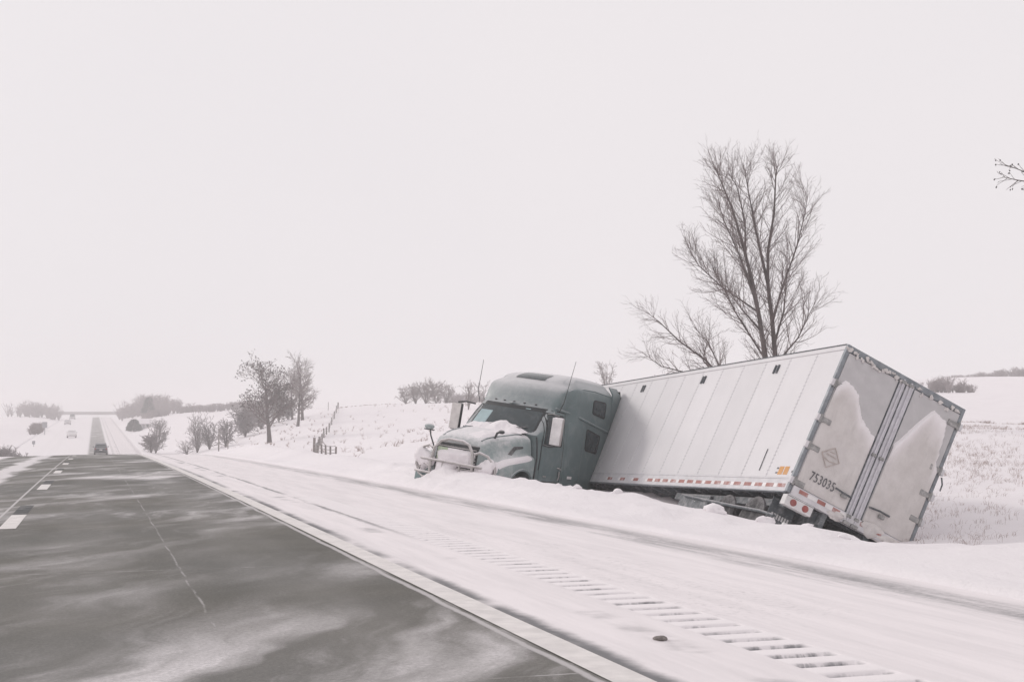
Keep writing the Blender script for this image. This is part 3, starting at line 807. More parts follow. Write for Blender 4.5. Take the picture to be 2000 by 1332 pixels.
# lamp box, left end under the sill
lb = bx('lamp_box', M['lamp_frame'], trailer, rear - 0.03, 0.12, 0.72, HW - 0.02, -0.255, -0.062, 0.01)
bx('lamp_box_lip', M['gasket'], lb, rear - 0.034, rear - 0.0305, 0.74, HW - 0.03, -0.085, -0.078, 0)
for yy in (1.12, 0.87):
    mm = MB(); mm.lathe([(0.0, 0.062), (-0.014, 0.060), (-0.024, 0.045), (-0.028, 0.0005)], 'x', 20, (rear - 0.031, yy, -0.165))
    mm.build('tail_lamp', M['lamp'], lb)
lump('ice_clump', M['crust'], trailer, (rear - .02, 0.3, -0.02), (.05, .16, .07), seed=77, amp=.5, n=8)
lump('ice_clump', M['crust'], trailer, (rear - .02, -0.45, 0.05), (.05, .22, .09), seed=78, amp=.5, n=8)
lump('ice_clump', M['crust'], trailer, (rear - .02, -0.85, 0.02), (.05, .3, .08), seed=79, amp=.5, n=8)
# underride guard
ug = MB(); ug.box(0.0, 0.09, -1.1, 1.1, -0.62, -0.53)
ugo = ug.build('underride_guard', M['lamp_frame'], trailer, bevel=0.008)
for yy in (0.45, -0.45):
    mm = MB(); mm.loft([[(0.01, yy - .05, -.06), (0.25, yy - .05, -.06), (0.25, yy + .05, -.06), (0.01, yy + .05, -.06)], [(0.01, yy - .05, -.53), (0.09, yy - .05, -.53), (0.09, yy + .05, -.53), (0.01, yy + .05, -.53)]], cap0=True, cap1=True)
    mm.build('guard_upright', M['chassis'], ugo)
# chassis, bogie
for yy in (0.5, -0.5):
    bx('frame_rail', M['chassis'], trailer, 0.15, 5.6, yy - 0.06, yy + 0.06, -0.32, -0.07, 0.01)
for i, s_ in enumerate(np.arange(0.4, 13.5, 0.62)):
    bx('floor_crossmember', M['chassis'], trailer, s_, s_ + 0.06, -HW + 0.05, HW - 0.06, -0.065, 0.055, 0)
bx('side_sill_bar', M['chassis'], trailer, 0.3, 5.4, HW - 0.30, HW - 0.20, -0.24, -0.10, 0.01)
for s_ in (1.35, 2.62):
    mm = MB(); mm.tube([(s_, -1.15, -0.58), (s_, 1.15, -0.58)], 0.065, 10)
    ax = mm.build('axle', M['chassis'], trailer)
    for yy, yn in ((1.02, .14), (0.72, .14), (-0.72, .14), (-1.02, .14)):
        mm = MB()
        mm.lathe([(-yn + .0, .27), (-yn + .0, .44), (-yn + .03, .495), (-.04, .51), (.04, .51), (yn - .03, .495), (yn, .44), (yn, .27)], 'y', 28, (s_, yy, -0.58))
        w_ = mm.build('tyre', M['rubber'], ax)
        mm = MB(); sg_ = 1 if yy > 0 else -1
        mm.lathe([(sg_ * -.08, .26), (sg_ * .10, .268), (sg_ * .125, .25), (sg_ * .05, .20), (sg_ * .05, .11), (sg_ * .12, .09), (sg_ * .13, .0005)], 'y', 20, (s_, yy, -0.58))
        mm.build('rim', M['rim'], w_)
    for yy in (0.5, -0.5):
        bx('suspension_arm', M['chassis'], ax, s_ - 0.1, s_ + 0.55, yy - 0.05, yy + 0.05, -0.52, -0.33, 0.02)
for yy, hx in ((0.72, 0.5), (-1.22, 0.5)):
    fl = bx('mud_flap', M['chassis'], trailer, 0.55, 0.565, yy, yy + hx, -0.98, -0.10, 0.003)
    if yy > 0:
        for i in range(7):
            bx('flap_mark', M['lamp_frame'], fl, 0.5445, 0.5495, 0.78 + i * 0.055, 0.815 + i * 0.055, -0.46, -0.37, 0)
mm = MB(); mm.tube([(0.35, HW - .12, -.45), (0.9, HW - .08, -.40), (2.2, HW - .08, -.34), (4.6, HW - .10, -.20)], 0.03, 8)
mm.build('air_line', M['chassis'], trailer)
bx('toolbox', M['chassis'], trailer, 3.4, 4.9, 0.35, HW - 0.12, -0.62, -0.14, 0.03)
for yy in (0.85, -0.85):
    lg = bx('landing_leg', M['chassis'], trailer, 10.9, 11.05, yy - .07, yy + .07, -0.95, -0.07, 0.01)
    bx('landing_foot', M['chassis'], lg, 10.82, 11.13, yy - .15, yy + .15, -0.98, -0.952, 0.005)
# wind-packed snow on the running gear
for i, (s_, yy, zz, rx_, ry_, rz_) in enumerate([(1.5, 1.1, -0.30, .16, .05, .05), (2.7, 1.12, -.62, .12, .08, .1), (4.0, 1.10, -0.33, .30, .06, .05)]):
    lump('caked_snow', M['snow'], trailer, (s_, yy, zz), (rx_, ry_, rz_), seed=40 + i, amp=.6, n=9)

# ------------------------------------------------------------------ tractor unit
TR_LOC = (8.57, 30.66, -0.985)
tractor = empty('tractor_unit', TR_LOC, (-0.130, -0.0893, 3.8595))
tractor.scale = (0.975,) * 3
tag(tractor, 'teal sleeper cab tractor jackknifed in the snowbank, nose towards us', 'truck')
def itp(tab):
    a = np.array(tab, float)
    return lambda z: np.interp(z, a[:, 0], a[:, 1])
XF = itp([(.7, -.66), (1.95, -.62), (2.06, -.58), (2.40, -.86), (2.75, -1.16), (2.84, -1.215), (2.95, -1.27), (3.2, -1.40), (3.34, -1.55), (3.42, -1.68), (3.53, -1.86), (3.62, -2.16), (3.69, -2.6), (3.73, -3.2)])
WF = itp([(.7, 1.12), (2.06, 1.02), (2.75, .95), (3.0, .96), (3.30, .94), (3.40, .80), (3.53, .70), (3.62, .60), (3.69, .46), (3.73, .3)])
WC = itp([(.7, 1.19), (1.6, 1.20), (2.06, 1.165), (2.75, 1.075), (2.86, 1.10), (3.1, 1.13), (3.28, 1.12), (3.37, 1.03), (3.42, .90), (3.53, .82), (3.62, .74), (3.69, .58), (3.73, .36)])
WS = itp([(.7, 1.21), (2.5, 1.235), (3.1, 1.225), (3.36, 1.19), (3.46, 1.10), (3.53, 1.0), (3.62, .90), (3.69, .70), (3.73, .4)])
XB = -4.2
def outline(z):
    xf, wf, wc, ws = float(XF(z)), float(WF(z)), float(WC(z)), float(WS(z))
    c = 0.20 * min(1, wf / .9); pts = []
    for s in np.linspace(0, 1, 11): pts.append((xf - c * s * s, wf * s))
    x0, y0 = pts[-1]; x1 = x0 - 0.16
    for t in (0.25, 0.5, 0.75, 1.0):
        pts.append((x0 + (x1 - x0) * t, y0 + (wc - y0) * (1 - (1 - t) ** 2)))
    xe = XB + 0.07
    for t in np.linspace(0, 1, 26)[1:]:
        x = x1 + (xe - x1) * t
        k = float(smooth01(-1.95, -2.3, x))
        pts.append((x, wc * (1 - k) + ws * k))
    yl = pts[-1][1]
    for a in (0.4, 0.8, 1.2, math.pi / 2): pts.append((xe - 0.07 * math.sin(a), yl - 0.07 * (1 - math.cos(a))))
    for t in (0.66, 0.33, 0.0): pts.append((XB, (yl - 0.07) * t))
    return pts
def body_y(x, z):
    p = np.array(outline(z)); i = p[:41, 0].argsort()
    return float(np.interp(x, p[:40, 0][::-1], p[:40, 1][::-1]))
zs_ = [.70, 1.0, 1.3, 1.6, 1.85, 1.95, 2.06, 2.2, 2.4, 2.58, 2.75, 2.80, 2.84, 2.88, 2.95, 3.05, 3.2, 3.28, 3.34, 3.38, 3.42, 3.47, 3.53, 3.58, 3.62, 3.66, 3.69, 3.73]
rings = []
for z in zs_:
    p = outline(z)
    full = [(x, y, z) for x, y in p] + [(x, -y, z) for x, y in reversed(p[1:-1])]
    rings.append(full)
mm = MB(); mm.loft(rings, closed=True, cap0=True, cap1=True)
body = mm.build('cab_body', M['teal'], tractor, angle=50)

def rr_poly(cs, rad, n=5):
    """rounded polygon from corner points (x, z)"""
    out = []; N = len(cs)
    for i in range(N):
        p = Vector(cs[i]); a = (Vector(cs[i - 1]) - p); b = (Vector(cs[(i + 1) % N]) - p)
        ra = min(rad, a.length * .45, b.length * .45)
        pa = p + a.normalized() * ra; pb = p + b.normalized() * ra
        for k in range(n + 1):
            t = k / n
            out.append(((1 - t) ** 2 * pa + 2 * t * (1 - t) * p + t * t * pb)[:])
        q = Vector(cs[(i + 1) % N]) + (p - Vector(cs[(i + 1) % N])).normalized() * min(rad, b.length * .45)
        for t in (0.25, 0.5, 0.75): out.append(pb.lerp(q, t)[:])
    return out
def side_patch(name, mat_, cs, rad, off, side=1, parent=None, thick=0.03, fn=body_y):
    bd = rr_poly(cs, rad); cx = sum(p[0] for p in bd) / len(bd); cz = sum(p[1] for p in bd) / len(bd)
    mb = MB(); n = len(bd); rings_ = []
    def pt(x, z, o): return (x, side * (fn(x, z) + o), z)
    rings_.append([pt(x, z, off - thick) for x, z in bd])
    rings_.append([pt(x, z, off - 0.003) for x, z in bd])
    for s in (0.985, 0.8, 0.6, 0.4, 0.2, 0.05):
        rings_.append([pt(cx + (x - cx) * s, cz + (z - cz) * s, off) for x, z in bd])
    mb.loft(rings_, closed=True, cap1=True)
    return mb.build(name, mat_, parent or tractor, angle=35)
def front_patch(name, mat_, s0, s1, z0, z1, off, parent=None, jag=None, nS=24, nZ=6):
    vs = []; fs = []
    for j in range(nZ + 1):
        for i in range(nS + 1):
            s = s0 + (s1 - s0) * i / nS
            zz0 = z0; zz1 = z1
            if jag: zz0, zz1 = jag(s)
            z = zz0 + (zz1 - zz0) * j / nZ
            e = 0 if (i in (0, nS) or j in (0, nZ)) else 1
            o = off if e else off - 0.02
            xf, wf = float(XF(z)), float(WF(z)); c = .20 * min(1, wf / .9)
            vs.append((xf - c * s * s + o * 0.75, wf * s, z + o * 0.66))
    for j in range(nZ):
        for i in range(nS): fs.append((j * (nS + 1) + i, j * (nS + 1) + i + 1, (j + 1) * (nS + 1) + i + 1, (j + 1) * (nS + 1) + i))
    mb = MB(); mb.add(vs, fs)
    return mb.build(name, mat_, parent or tractor, angle=60)
ws_f = front_patch('windshield_seal', M['seal'], -0.995, 0.995, 2.07, 2.785, 0.010)
ws = front_patch('windshield', M['glass'], -0.955, 0.955, 2.10, 2.745, 0.018)
front_patch('window_light_patch', M['glass_pale'], -0.90, -0.44, 2.14, 2.56, 0.023, ws)  # pale patch painting the light seen through the passenger side window
front_patch('sun_band', M['seal'], -0.945, 0.945, 2.63, 2.74, 0.024, ws)
front_patch('toll_tag', M['glass_pale'], 0.42, 0.60, 2.655, 2.69, 0.030, ws, nS=6, nZ=3)
for s0 in (-0.5, 0.25):
    mm = MB(); pts = []
    for t in np.linspace(0, 1, 8):
        s = s0 + 0.5 * t; z = 2.09 + 0.16 * t * (1 - 0.3 * t); xf, wf = float(XF(z)), float(WF(z))
        pts.append((xf - .2 * s * s + .035, wf * s, z + .025))
    mm.tube(pts, 0.014, 6); mm.build('wiper', M['black'], tractor)

def WX(z): return float(np.interp(z, [.7, 3.1, 3.45, 3.55, 3.62], [1.225, 1.225, 1.20, 1.15, 1.05]))
for sd in (1, -1):
    dr = side_patch('cab_door', M['teal'], [(-.93, .98), (-1.93, .98), (-1.93, 2.70), (-1.22, 2.72), (-.93, 2.02)], 0.08, 0.014, sd)
    side_patch('window_seal', M['seal'], [(-.97, 1.84), (-1.85, 1.86), (-1.88, 2.64), (-1.23, 2.67), (-.97, 2.05)], 0.07, 0.020, sd, dr)
    side_patch('window_glass', M['glass'], [(-1.01, 1.89), (-1.80, 1.91), (-1.83, 2.60), (-1.25, 2.63), (-1.01, 2.05)], 0.06, 0.024, sd, dr)
    mm = MB(); cs_ = [(-.915, .97), (-1.945, .97), (-1.945, 2.715), (-1.215, 2.735), (-.915, 2.02), (-.915, .97)]
    mm.tube([(x, sd * (body_y(x, z) + .004), z) for a_, b_ in zip(cs_[:-1], cs_[1:]) for t_ in (0, .25, .5, .75) for x, z in [(a_[0] + (b_[0] - a_[0]) * t_, a_[1] + (b_[1] - a_[1]) * t_)]], .011, 5)
    mm.build('door_gap', M['seal'], dr)
    mm = MB(); y_ = sd * (1.2 + .035)
    mm.tube([(-1.74, sd * 1.215, 1.34), (-1.76, y_ + sd * .02, 1.33), (-1.86, y_ + sd * .02, 1.31), (-1.88, sd * 1.215, 1.31)], 0.016, 6)
    mm.tube([(-1.83, y_, 1.25), (-1.83, y_ + sd * .015, 1.12), (-1.80, y_, 1.03)], 0.018, 6)
    mm.build('door_handle', M['chrome'], dr)
    upw = side_patch('sleeper_upper_window', M['seal'], [(-3.09, 2.83), (-3.11, 3.20), (-3.81, 3.19), (-3.82, 2.74)], 0.10, 0.012, sd)
    side_patch('window_glass', M['glass'], [(-3.13, 2.86), (-3.15, 3.16), (-3.77, 3.15), (-3.78, 2.79)], 0.08, 0.016, sd, upw)
    low = side_patch('sleeper_lower_window', M['seal'], [(-2.98, 1.86), (-2.93, 2.43), (-3.72, 2.30), (-3.66, 1.80)], 0.10, 0.012, sd)
    side_patch('window_glass', M['glass'], [(-3.03, 1.90), (-2.98, 2.37), (-3.67, 2.26), (-3.61, 1.85)], 0.08, 0.016, sd, low)
    side_patch('sleeper_panel', M['teal'], [(-2.06, 1.0), (-2.10, 2.52), (-2.86, 2.50), (-2.90, 1.55), (-2.92, 1.0)], 0.08, 0.010, sd)
    # raised character line over the door and along the sleeper
    mm = MB(); pts = []
    for x, z in [(-1.15, 2.78), (-1.5, 2.79), (-2.0, 2.74), (-2.5, 2.66), (-3.2, 2.55), (-4.1, 2.42)]:
        pts.append((x, sd * (body_y(x, z) + .002), z))
    mm.tube(pts, [.02, .03, .034, .034, .034, .03], 8); mm.build('drip_rail', M['teal'], tractor)
    mm = MB(); pts = []
    for x, z in [(-1.75, 3.22), (-2.1, 3.33), (-2.6, 3.40), (-3.2, 3.41), (-4.1, 3.36)]:
        pts.append((x, sd * (body_y(x, z) - .004), z))
    mm.tube(pts, [.012, .022, .025, .025, .02], 8); mm.build('roof_crease', M['teal'], tractor)
    # side extender and its dark trailing rubber
    mm = MB(); rs_ = []
    for x in (-4.135, -4.28, -4.45, -4.62):
        ring_ = []
        k_ = (-4.135 - x) / .485
        for z in np.linspace(1.05, 3.62, 16): ring_.append((x, sd * (WX(z) + .004 - .02 * k_), z))
        for z in reversed(np.linspace(1.05, 3.60, 16)): ring_.append((x, sd * (WX(z) - .035 - .02 * k_), z))
        rs_.append(ring_)
    mm.loft(rs_, closed=True, cap0=True, cap1=True)
    ex = mm.build('side_extender', M['teal'], tractor)
    mm = MB(); mm.tube([(-4.64, sd * (WX(z) - .045), z) for z in np.linspace(1.05, 3.55, 14)], 0.04, 6)
    mm.build('rubber_edge', M['black'], ex)
    # badges and step fairing
    bx('maker_plate', M['tape_white'], tractor, -2.52, -2.30, min(sd * 1.216, sd * 1.236), max(sd * 1.216, sd * 1.236), 1.09, 1.16, 0.004)
    bx('model_badge', M['chrome'], tractor, -1.24, -1.10, min(sd * 1.205, sd * 1.222), max(sd * 1.205, sd * 1.222), 1.08, 1.11, 0.003)
    bx('step_fairing', M['teal_dark'], tractor, -2.95, -.72, min(sd * .9, sd * 1.20), max(sd * .9, sd * 1.20), .30, .685, 0.04)
    mm = MB(); mm.lathe([(-.62, .31), (-.6, .33), (.6, .33), (.62, .31)], 'x', 20, (-3.6, sd * .86, .62)); mm.build('fuel_tank', M['rim'], tractor)
    # door mirrors
    yb0 = sd * 1.17
    mr = MB(); mr.box(-1.02, -0.90, min(sd * 1.36, sd * 1.66), max(sd * 1.36, sd * 1.66), 1.88, 2.58)
    mro = mr.build('door_mirror', M['black'] if sd < 0 else M['chrome'], tractor, bevel=0.05)
    mm = MB(); mm.tube([(-1.12, yb0 * .93, 2.62), (-0.98, sd * 1.30, 2.64), (-.96, sd * 1.52, 2.60)], 0.022, 8)
    mm.build('mirror_arm', M['black'], mro); mm = MB()
    mm.tube([(-.95, yb0, 1.86), (-.94, sd * 1.35, 1.84), (-.95, sd * 1.5, 1.87)], 0.022, 8)
    mm.build('mirror_arm', M['black'], mro)
    bx('snowy_mirror_cap', M['crust'] if sd < 0 else M['tape_white'], mro, -.898, -.875, min(sd * 1.37, sd * 1.65), max(sd * 1.37, sd * 1.65), 1.90, 2.56, 0.02)
# roof skylight
def roof_x(y, z): return float(XF(z)) - .20 * min(1, float(WF(z)) / .9) * (y / max(float(WF(z)), .05)) ** 2
vs = []; fs = []
zz_ = [3.46, 3.51, 3.56, 3.60, 3.635]
for j, z in enumerate(zz_):
    for i in range(13):
        y = -0.44 + 0.88 * i / 12
        yv = y * (1 - .12 * j / 4)
        vs.append((roof_x(yv, z) + .006, yv, z + .014))
for j in range(len(zz_) - 1):
    for i in range(12): fs.append((j * 13 + i, j * 13 + i + 1, (j + 1) * 13 + i + 1, (j + 1) * 13 + i))
mm = MB(); mm.add(vs, fs); mm.build('roof_skylight', M['glass'], tractor)
for i in range(5):
    y = -0.6 + 0.3 * i
    lump('roof_marker_lamp', M['black'], tractor, (roof_x(y, 2.82) + .01, y, 2.825), (.03, .035, .018), n=6, amp=0)
# hood with fenders
HT = itp([(-.66, 2.07), (-.3, 2.04), (.1, 1.97), (.5, 1.90), (.75, 1.835), (.88, 1.76), (.95, 1.66), (.99, 1.55)])
HWd = itp([(-.66, .96), (0, .86), (.5, .76), (.85, .69), (.99, .64)])
FW = itp([(-.66, 1.185), (-.1, 1.215), (.45, 1.19), (.72, 1.12), (.88, 1.02), (.99, .86)])
FZ = itp([(-.66, 1.50), (0, 1.40), (.45, 1.32), (.75, 1.20), (.99, 1.02)])
def hood_half(x):
    zt, w1, wf, zf = float(HT(x)), float(HWd(x)), float(FW(x)), float(FZ(x))
    zb = .55 + math.sqrt(max(0, .64 ** 2 - (x + .12) ** 2)) if abs(x + .12) < .64 else .52
    zb = max(zb, .52)
    zb = min(zb, zf - .12)
    mid = (w1 * .5 + wf * .5, (zt - .25) * .45 + zf * .55)
    return [(0, zt), (w1 * .35, zt - .003), (w1 * .62, zt - .012), (w1 * .78, zt - .035), (w1 * .90, zt - .065), (w1, zt - .13), (w1 + .04, zt - .25), (mid[0] - .03, mid[1]),
            (wf - .13, zf + .05), (wf - .04, zf), (wf, zf - .07), (wf + .008, (zf - .07 + zb) / 2), (wf + .004, zb + .02), (wf - .03, zb)]
hx = np.concatenate([np.linspace(-.66, .6, 26), [.68, .76, .83, .88, .92, .955, .98, .99]])
mm = MB()
rs_ = []
for x in hx:
    hf = hood_half(float(x))
    rs_.append([(x, -y, z) for y, z in reversed(hf)] + [(x, y, z) for y, z in hf[1:]])
mm.loft(rs_, closed=False)
n_ = len(rs_[0]); e_ = (len(hx) - 1) * n_
mm.f.append(tuple(e_ + k for k in range(n_))); mm.m.append(0)
hood = mm.build('hood', M['teal_hood'], tractor, angle=45)
# raised hood ridge
for sd in (1, -1):
    mm = MB(); mm.tube([(x, sd * float(HWd(x)) * .80, float(HT(x)) - .035) for x in np.linspace(-.55, .86, 10)], 0.02, 8)
    mm.build('hood_ridge', M['teal'], hood)
    mm = MB(); mm.tube([(-.12 + .65 * math.cos(a), sd * (float(FW(-.12 + .65 * math.cos(a))) + .012), .55 + .65 * math.sin(a)) for a in np.linspace(.05, math.pi - .05, 18)], 0.028, 8)
    mm.build('arch_lip', M['teal'], hood)
    # air intake slot on the hood flank
    def hood_y(x, z):
        h_ = hood_half(x)[5:10]; zz = [q[1] for q in h_][::-1]; yy = [q[0] for q in h_][::-1]
        return float(np.interp(z, zz, yy))
    side_patch('hood_intake', M['black'], [(.28, 1.52), (-.02, 1.72), (-.36, 1.75), (-.34, 1.70), (.0, 1.66), (.16, 1.50)], .02, .010, sd, hood, fn=hood_y)
    # cowl gap
    mm = MB(); mm.tube([(-.70, sd * 1.20, 1.0), (-.71, sd * 1.20, 1.5), (-.72, sd * 1.15, 1.8), (-.74, sd * 1.08, 2.02)], 0.022, 6)
    mm.build('cowl_gap', M['black'], hood)
    # headlamp
    lump('headlamp', M['lamp_frame'], tractor, (.90, sd * .90, 1.08), (.14, .17, .12), n=10, amp=0)
    lump('headlamp_snow', M['snow'], tractor, (.99, sd * .90, 1.08), (.16, .27, .26), seed=8 + sd, amp=.3, n=12)
    # front wheel
    mm = MB(); mm.lathe([(-.15, .28), (-.15, .45), (-.12, .505), (-.04, .52), (.04, .52), (.12, .505), (.15, .45), (.15, .28)], 'y', 32, (-.12, sd * 1.0, .52))
    ty = mm.build('tyre', M['rubber'], tractor)
    mm = MB(); mm.lathe([(sd * -.05, .27), (sd * .12, .285), (sd * .15, .26), (sd * .08, .22), (sd * .10, .12), (sd * .17, .09), (sd * .18, .0005)], 'y', 24, (-.12, sd * 1.0, .52))
    mm.build('rim', M['rim'], ty)
# grille and bumper
gr = bx('grille', M['black'], tractor, .93, 1.005, -.60, .60, .78, 1.60, 0.03)
for i in range(9):
    bx('grille_bar', M['chrome'], gr, 1.006, 1.025, -.56, .56, .84 + i * .08, .862 + i * .08, 0.004)
mm = MB(); mm.loft([[(1.12 - .22 * abs(y / 1.18) ** 3, y, z) for y in np.linspace(-1.18, 1.18, 17)] for z in (.36, .40, .74, .78)], closed=False)
mm.loft([[(.80, y, z) for y in np.linspace(-1.18, 1.18, 17)] for z in (.36, .78)], closed=False)
mm.build('bumper', M['teal_dark'], tractor)
# grille guard
gd = MB(); X_ = 1.17
gd.tube([(X_, -.58, .62), (X_, -.60, 1.05), (X_ - .01, -.55, 1.42), (X_ - .04, -.40, 1.60), (X_ - .06, -.2, 1.66), (X_ - .06, .2, 1.66), (X_ - .04, .40, 1.60), (X_ - .01, .55, 1.42), (X_, .60, 1.05), (X_, .58, .62)], 0.036, 10)
guard = gd.build('grille_guard', M['chrome'], tractor)
for z in (1.12, .80):
    mm = MB(); mm.tube([(X_ - .14, -1.10, z), (X_ - .02, -.85, z), (X_ + .02, -.58, z), (X_ + .02, .58, z), (X_ - .02, .85, z), (X_ - .14, 1.10, z)], 0.032, 10)
    mm.build('guard_bar', M['chrome'], guard)
for sd in (1, -1):
    mm = MB(); mm.tube([(X_ - .02, sd * .60, 1.40), (X_ - .06, sd * .72, 1.46), (X_ - .12, sd * .92, 1.40), (X_ - .18, sd * 1.12, 1.16), (X_ - .2, sd * 1.14, .95), (X_ - .16, sd * 1.02, .80)], 0.032, 10)
    mm.build('guard_wing', M['chrome'], guard)
    mm = MB(); mm.tube([(X_ - .02, sd * .62, .95), (X_ - .05, sd * .80, 1.0), (X_ - .1, sd * .95, .93), (X_ - .1, sd * .98, .75), (X_ - .05, sd * .8, .68), (X_ - .02, sd * .62, .72)], 0.024, 8)
    mm.build('lamp_loop', M['chrome'], guard)
for y in (-.24, .24):
    mm = MB(); mm.tube([(X_ + .01, y, .62), (X_ + .01, y, .80), (X_ - .0, y * 1.02, 1.12)], 0.024, 8)
    mm.build('guard_strut', M['chrome'], guard)
mm = MB(); mm.box(X_ - .10, X_ - .07, -.50, -.22, 1.16, 1.46)
mm.build('green_tape', M['green'], guard, bevel=0.02)
# snow on the nose
def snow_sheet(name, fn, nu, nv):
    vs = []; fs = []
    for j in range(nv + 1):
        for i in range(nu + 1): vs.append(fn(i / nu, j / nv))
    for j in range(nv):
        for i in range(nu): fs.append((j * (nu + 1) + i, j * (nu + 1) + i + 1, (j + 1) * (nu + 1) + i + 1, (j + 1) * (nu + 1) + i))
    mb = MB(); mb.add(vs, fs); return mb.build(name, M['snow'], tractor, angle=80)
def grille_snow(u, v):
    y = -.56 + 1.12 * u; z = .72 + .74 * v
    e = min(1, 8 * u * (1 - u)) * min(1, 7 * v * (1 - v) + .3 * (1 - v))
    b = float(N1((y * 3, z * 3.4, 1.3), 1.4)[0])
    th = max(-.06, .20 * e * (1 - .25 * v) + .06 * b + .0 - (.12 if (y > .05 and z < 1.05 and z > .88) else 0))
    return (1.005 + th, y, z)
snow_sheet('grille_snow', grille_snow, 40, 30)
def cowl_snow(u, v):
    y = -.90 + 1.72 * u
    b = .5 + .5 * float(N2((y * 3.0, 4.0, 0), 1.3)[0]); b2 = float(N1((y * 9.0, 2.0, v * 3), 1.0)[0])
    prof_ = float(np.interp(u, [0, .1, .35, .6, .85, 1], [.25, .5, .8, 1.0, .55, .1]))
    top = 2.12 + prof_ * (.08 + .16 * b) + .02 * b2
    xt = float(XF(top)) - .2 * (y / .98) ** 2 + .03
    xb = -.36 - .1 * (y / .9) ** 2 + .06 * b2
    zb_ = float(HT(xb)) + .004
    x = xt + (xb - xt) * v; z = top + (zb_ - top) * (1 - (1 - v) ** 1.7)
    bul = .05 * math.sin(math.pi * v) * prof_
    return (x + bul * .3, y, z + bul + .02 * b2 * math.sin(math.pi * v) - (.015 if v > .98 else 0))
snow_sheet('cowl_snow', cowl_snow, 60, 12)
def fender_snow(u, v):
    x = -.62 + 1.45 * u
    hf = hood_half(x); k = 7.6 + 2.1 * v; i = int(k); t = k - i
    y = hf[i][0] * (1 - t) + hf[i + 1][0] * t; z = hf[i][1] * (1 - t) + hf[i + 1][1] * t
    th = .045 * math.sin(math.pi * v) * min(1, 6 * u * (1 - u)) * (1 + .5 * float(N1((x * 4, v * 3, 2), 1.2)[0])) - .006
    return (x, y + th * .5, z + th)
snow_sheet('fender_snow', fender_snow, 30, 8)
def hood_snow(u, v):
    x = -.35 + 1.2 * u; y = .05 + .55 * v + .1 * float(N1((x * 3, 7, 0), 1)[0])
    h_ = hood_half(x); z = float(np.interp(y, [q[0] for q in h_[:6]], [q[1] for q in h_[:6]]))
    th = .05 * (float(N2((x * 3.2, y * 4, 5), 1.2)[0]) * .9 + .15) * min(1, 6 * u * (1 - u)) * min(1, 6 * v * (1 - v)) - .004
    return (x, y, z + th)
snow_sheet('hood_snow', hood_snow, 30, 16)
# hood mirrors
mm = MB(); mm.tube([(.62, -.95, 1.42), (.64, -1.08, 1.66), (.66, -1.12, 1.82)], .018, 6); st = mm.build('hood_mirror_stalk', M['black'], tractor)
lump('hood_mirror', M['teal_hood'], st, (.67, -1.14, 1.88), (.08, .14, .075), n=10, amp=0)
bx('hood_mirror_base', M['black'], st, .60, .70, -1.28, -1.02, 1.79, 1.82, .01)
mm = MB(); mm.tube([(.48, .66, 1.85), (.50, .72, 1.98), (.50, .80, 2.02)], .03, 6); st = mm.build('hood_mirror_stalk', M['black'], tractor)
lump('hood_mirror', M['black'], st, (.50, .84, 2.02), (.06, .08, .05), n=8, amp=0)
# aerials
for pts in ([(-1.55, 1.14, 2.72), (-1.60, 1.20, 2.95), (-1.86, 1.22, 4.05)], [(-1.25, -1.06, 2.70), (-1.3, -1.2, 2.95), (-1.45, -1.28, 3.78)]):
    mm = MB(); mm.tube(pts, [.012, .010, .006], 6); mm.build('aerial', M['black'], tractor)
# chassis behind the cab
for y in (.42, -.42):
    bx('frame_rail', M['chassis'], tractor, -6.6, 1.0, y - .04, y + .04, .42, .68, .01)
for x in (-4.9, -6.2):
    mm = MB(); mm.tube([(x, -1.1, .42), (x, 1.1, .42)], .08, 10); ax = mm.build('axle', M['chassis'], tractor)
    for y in (-1.0, -.70, .70, 1.0):
        mm = MB(); mm.lathe([(-.13, .27), (-.13, .40), (-.03, .46), (.03, .46), (.13, .40), (.13, .27)], 'y', 24, (x, y, .42)); mm.build('tyre', M['rubber'], ax)
bx('deck_plate', M['chassis'], tractor, -4.85, -4.25, -.5, .5, .69, .72, .005)

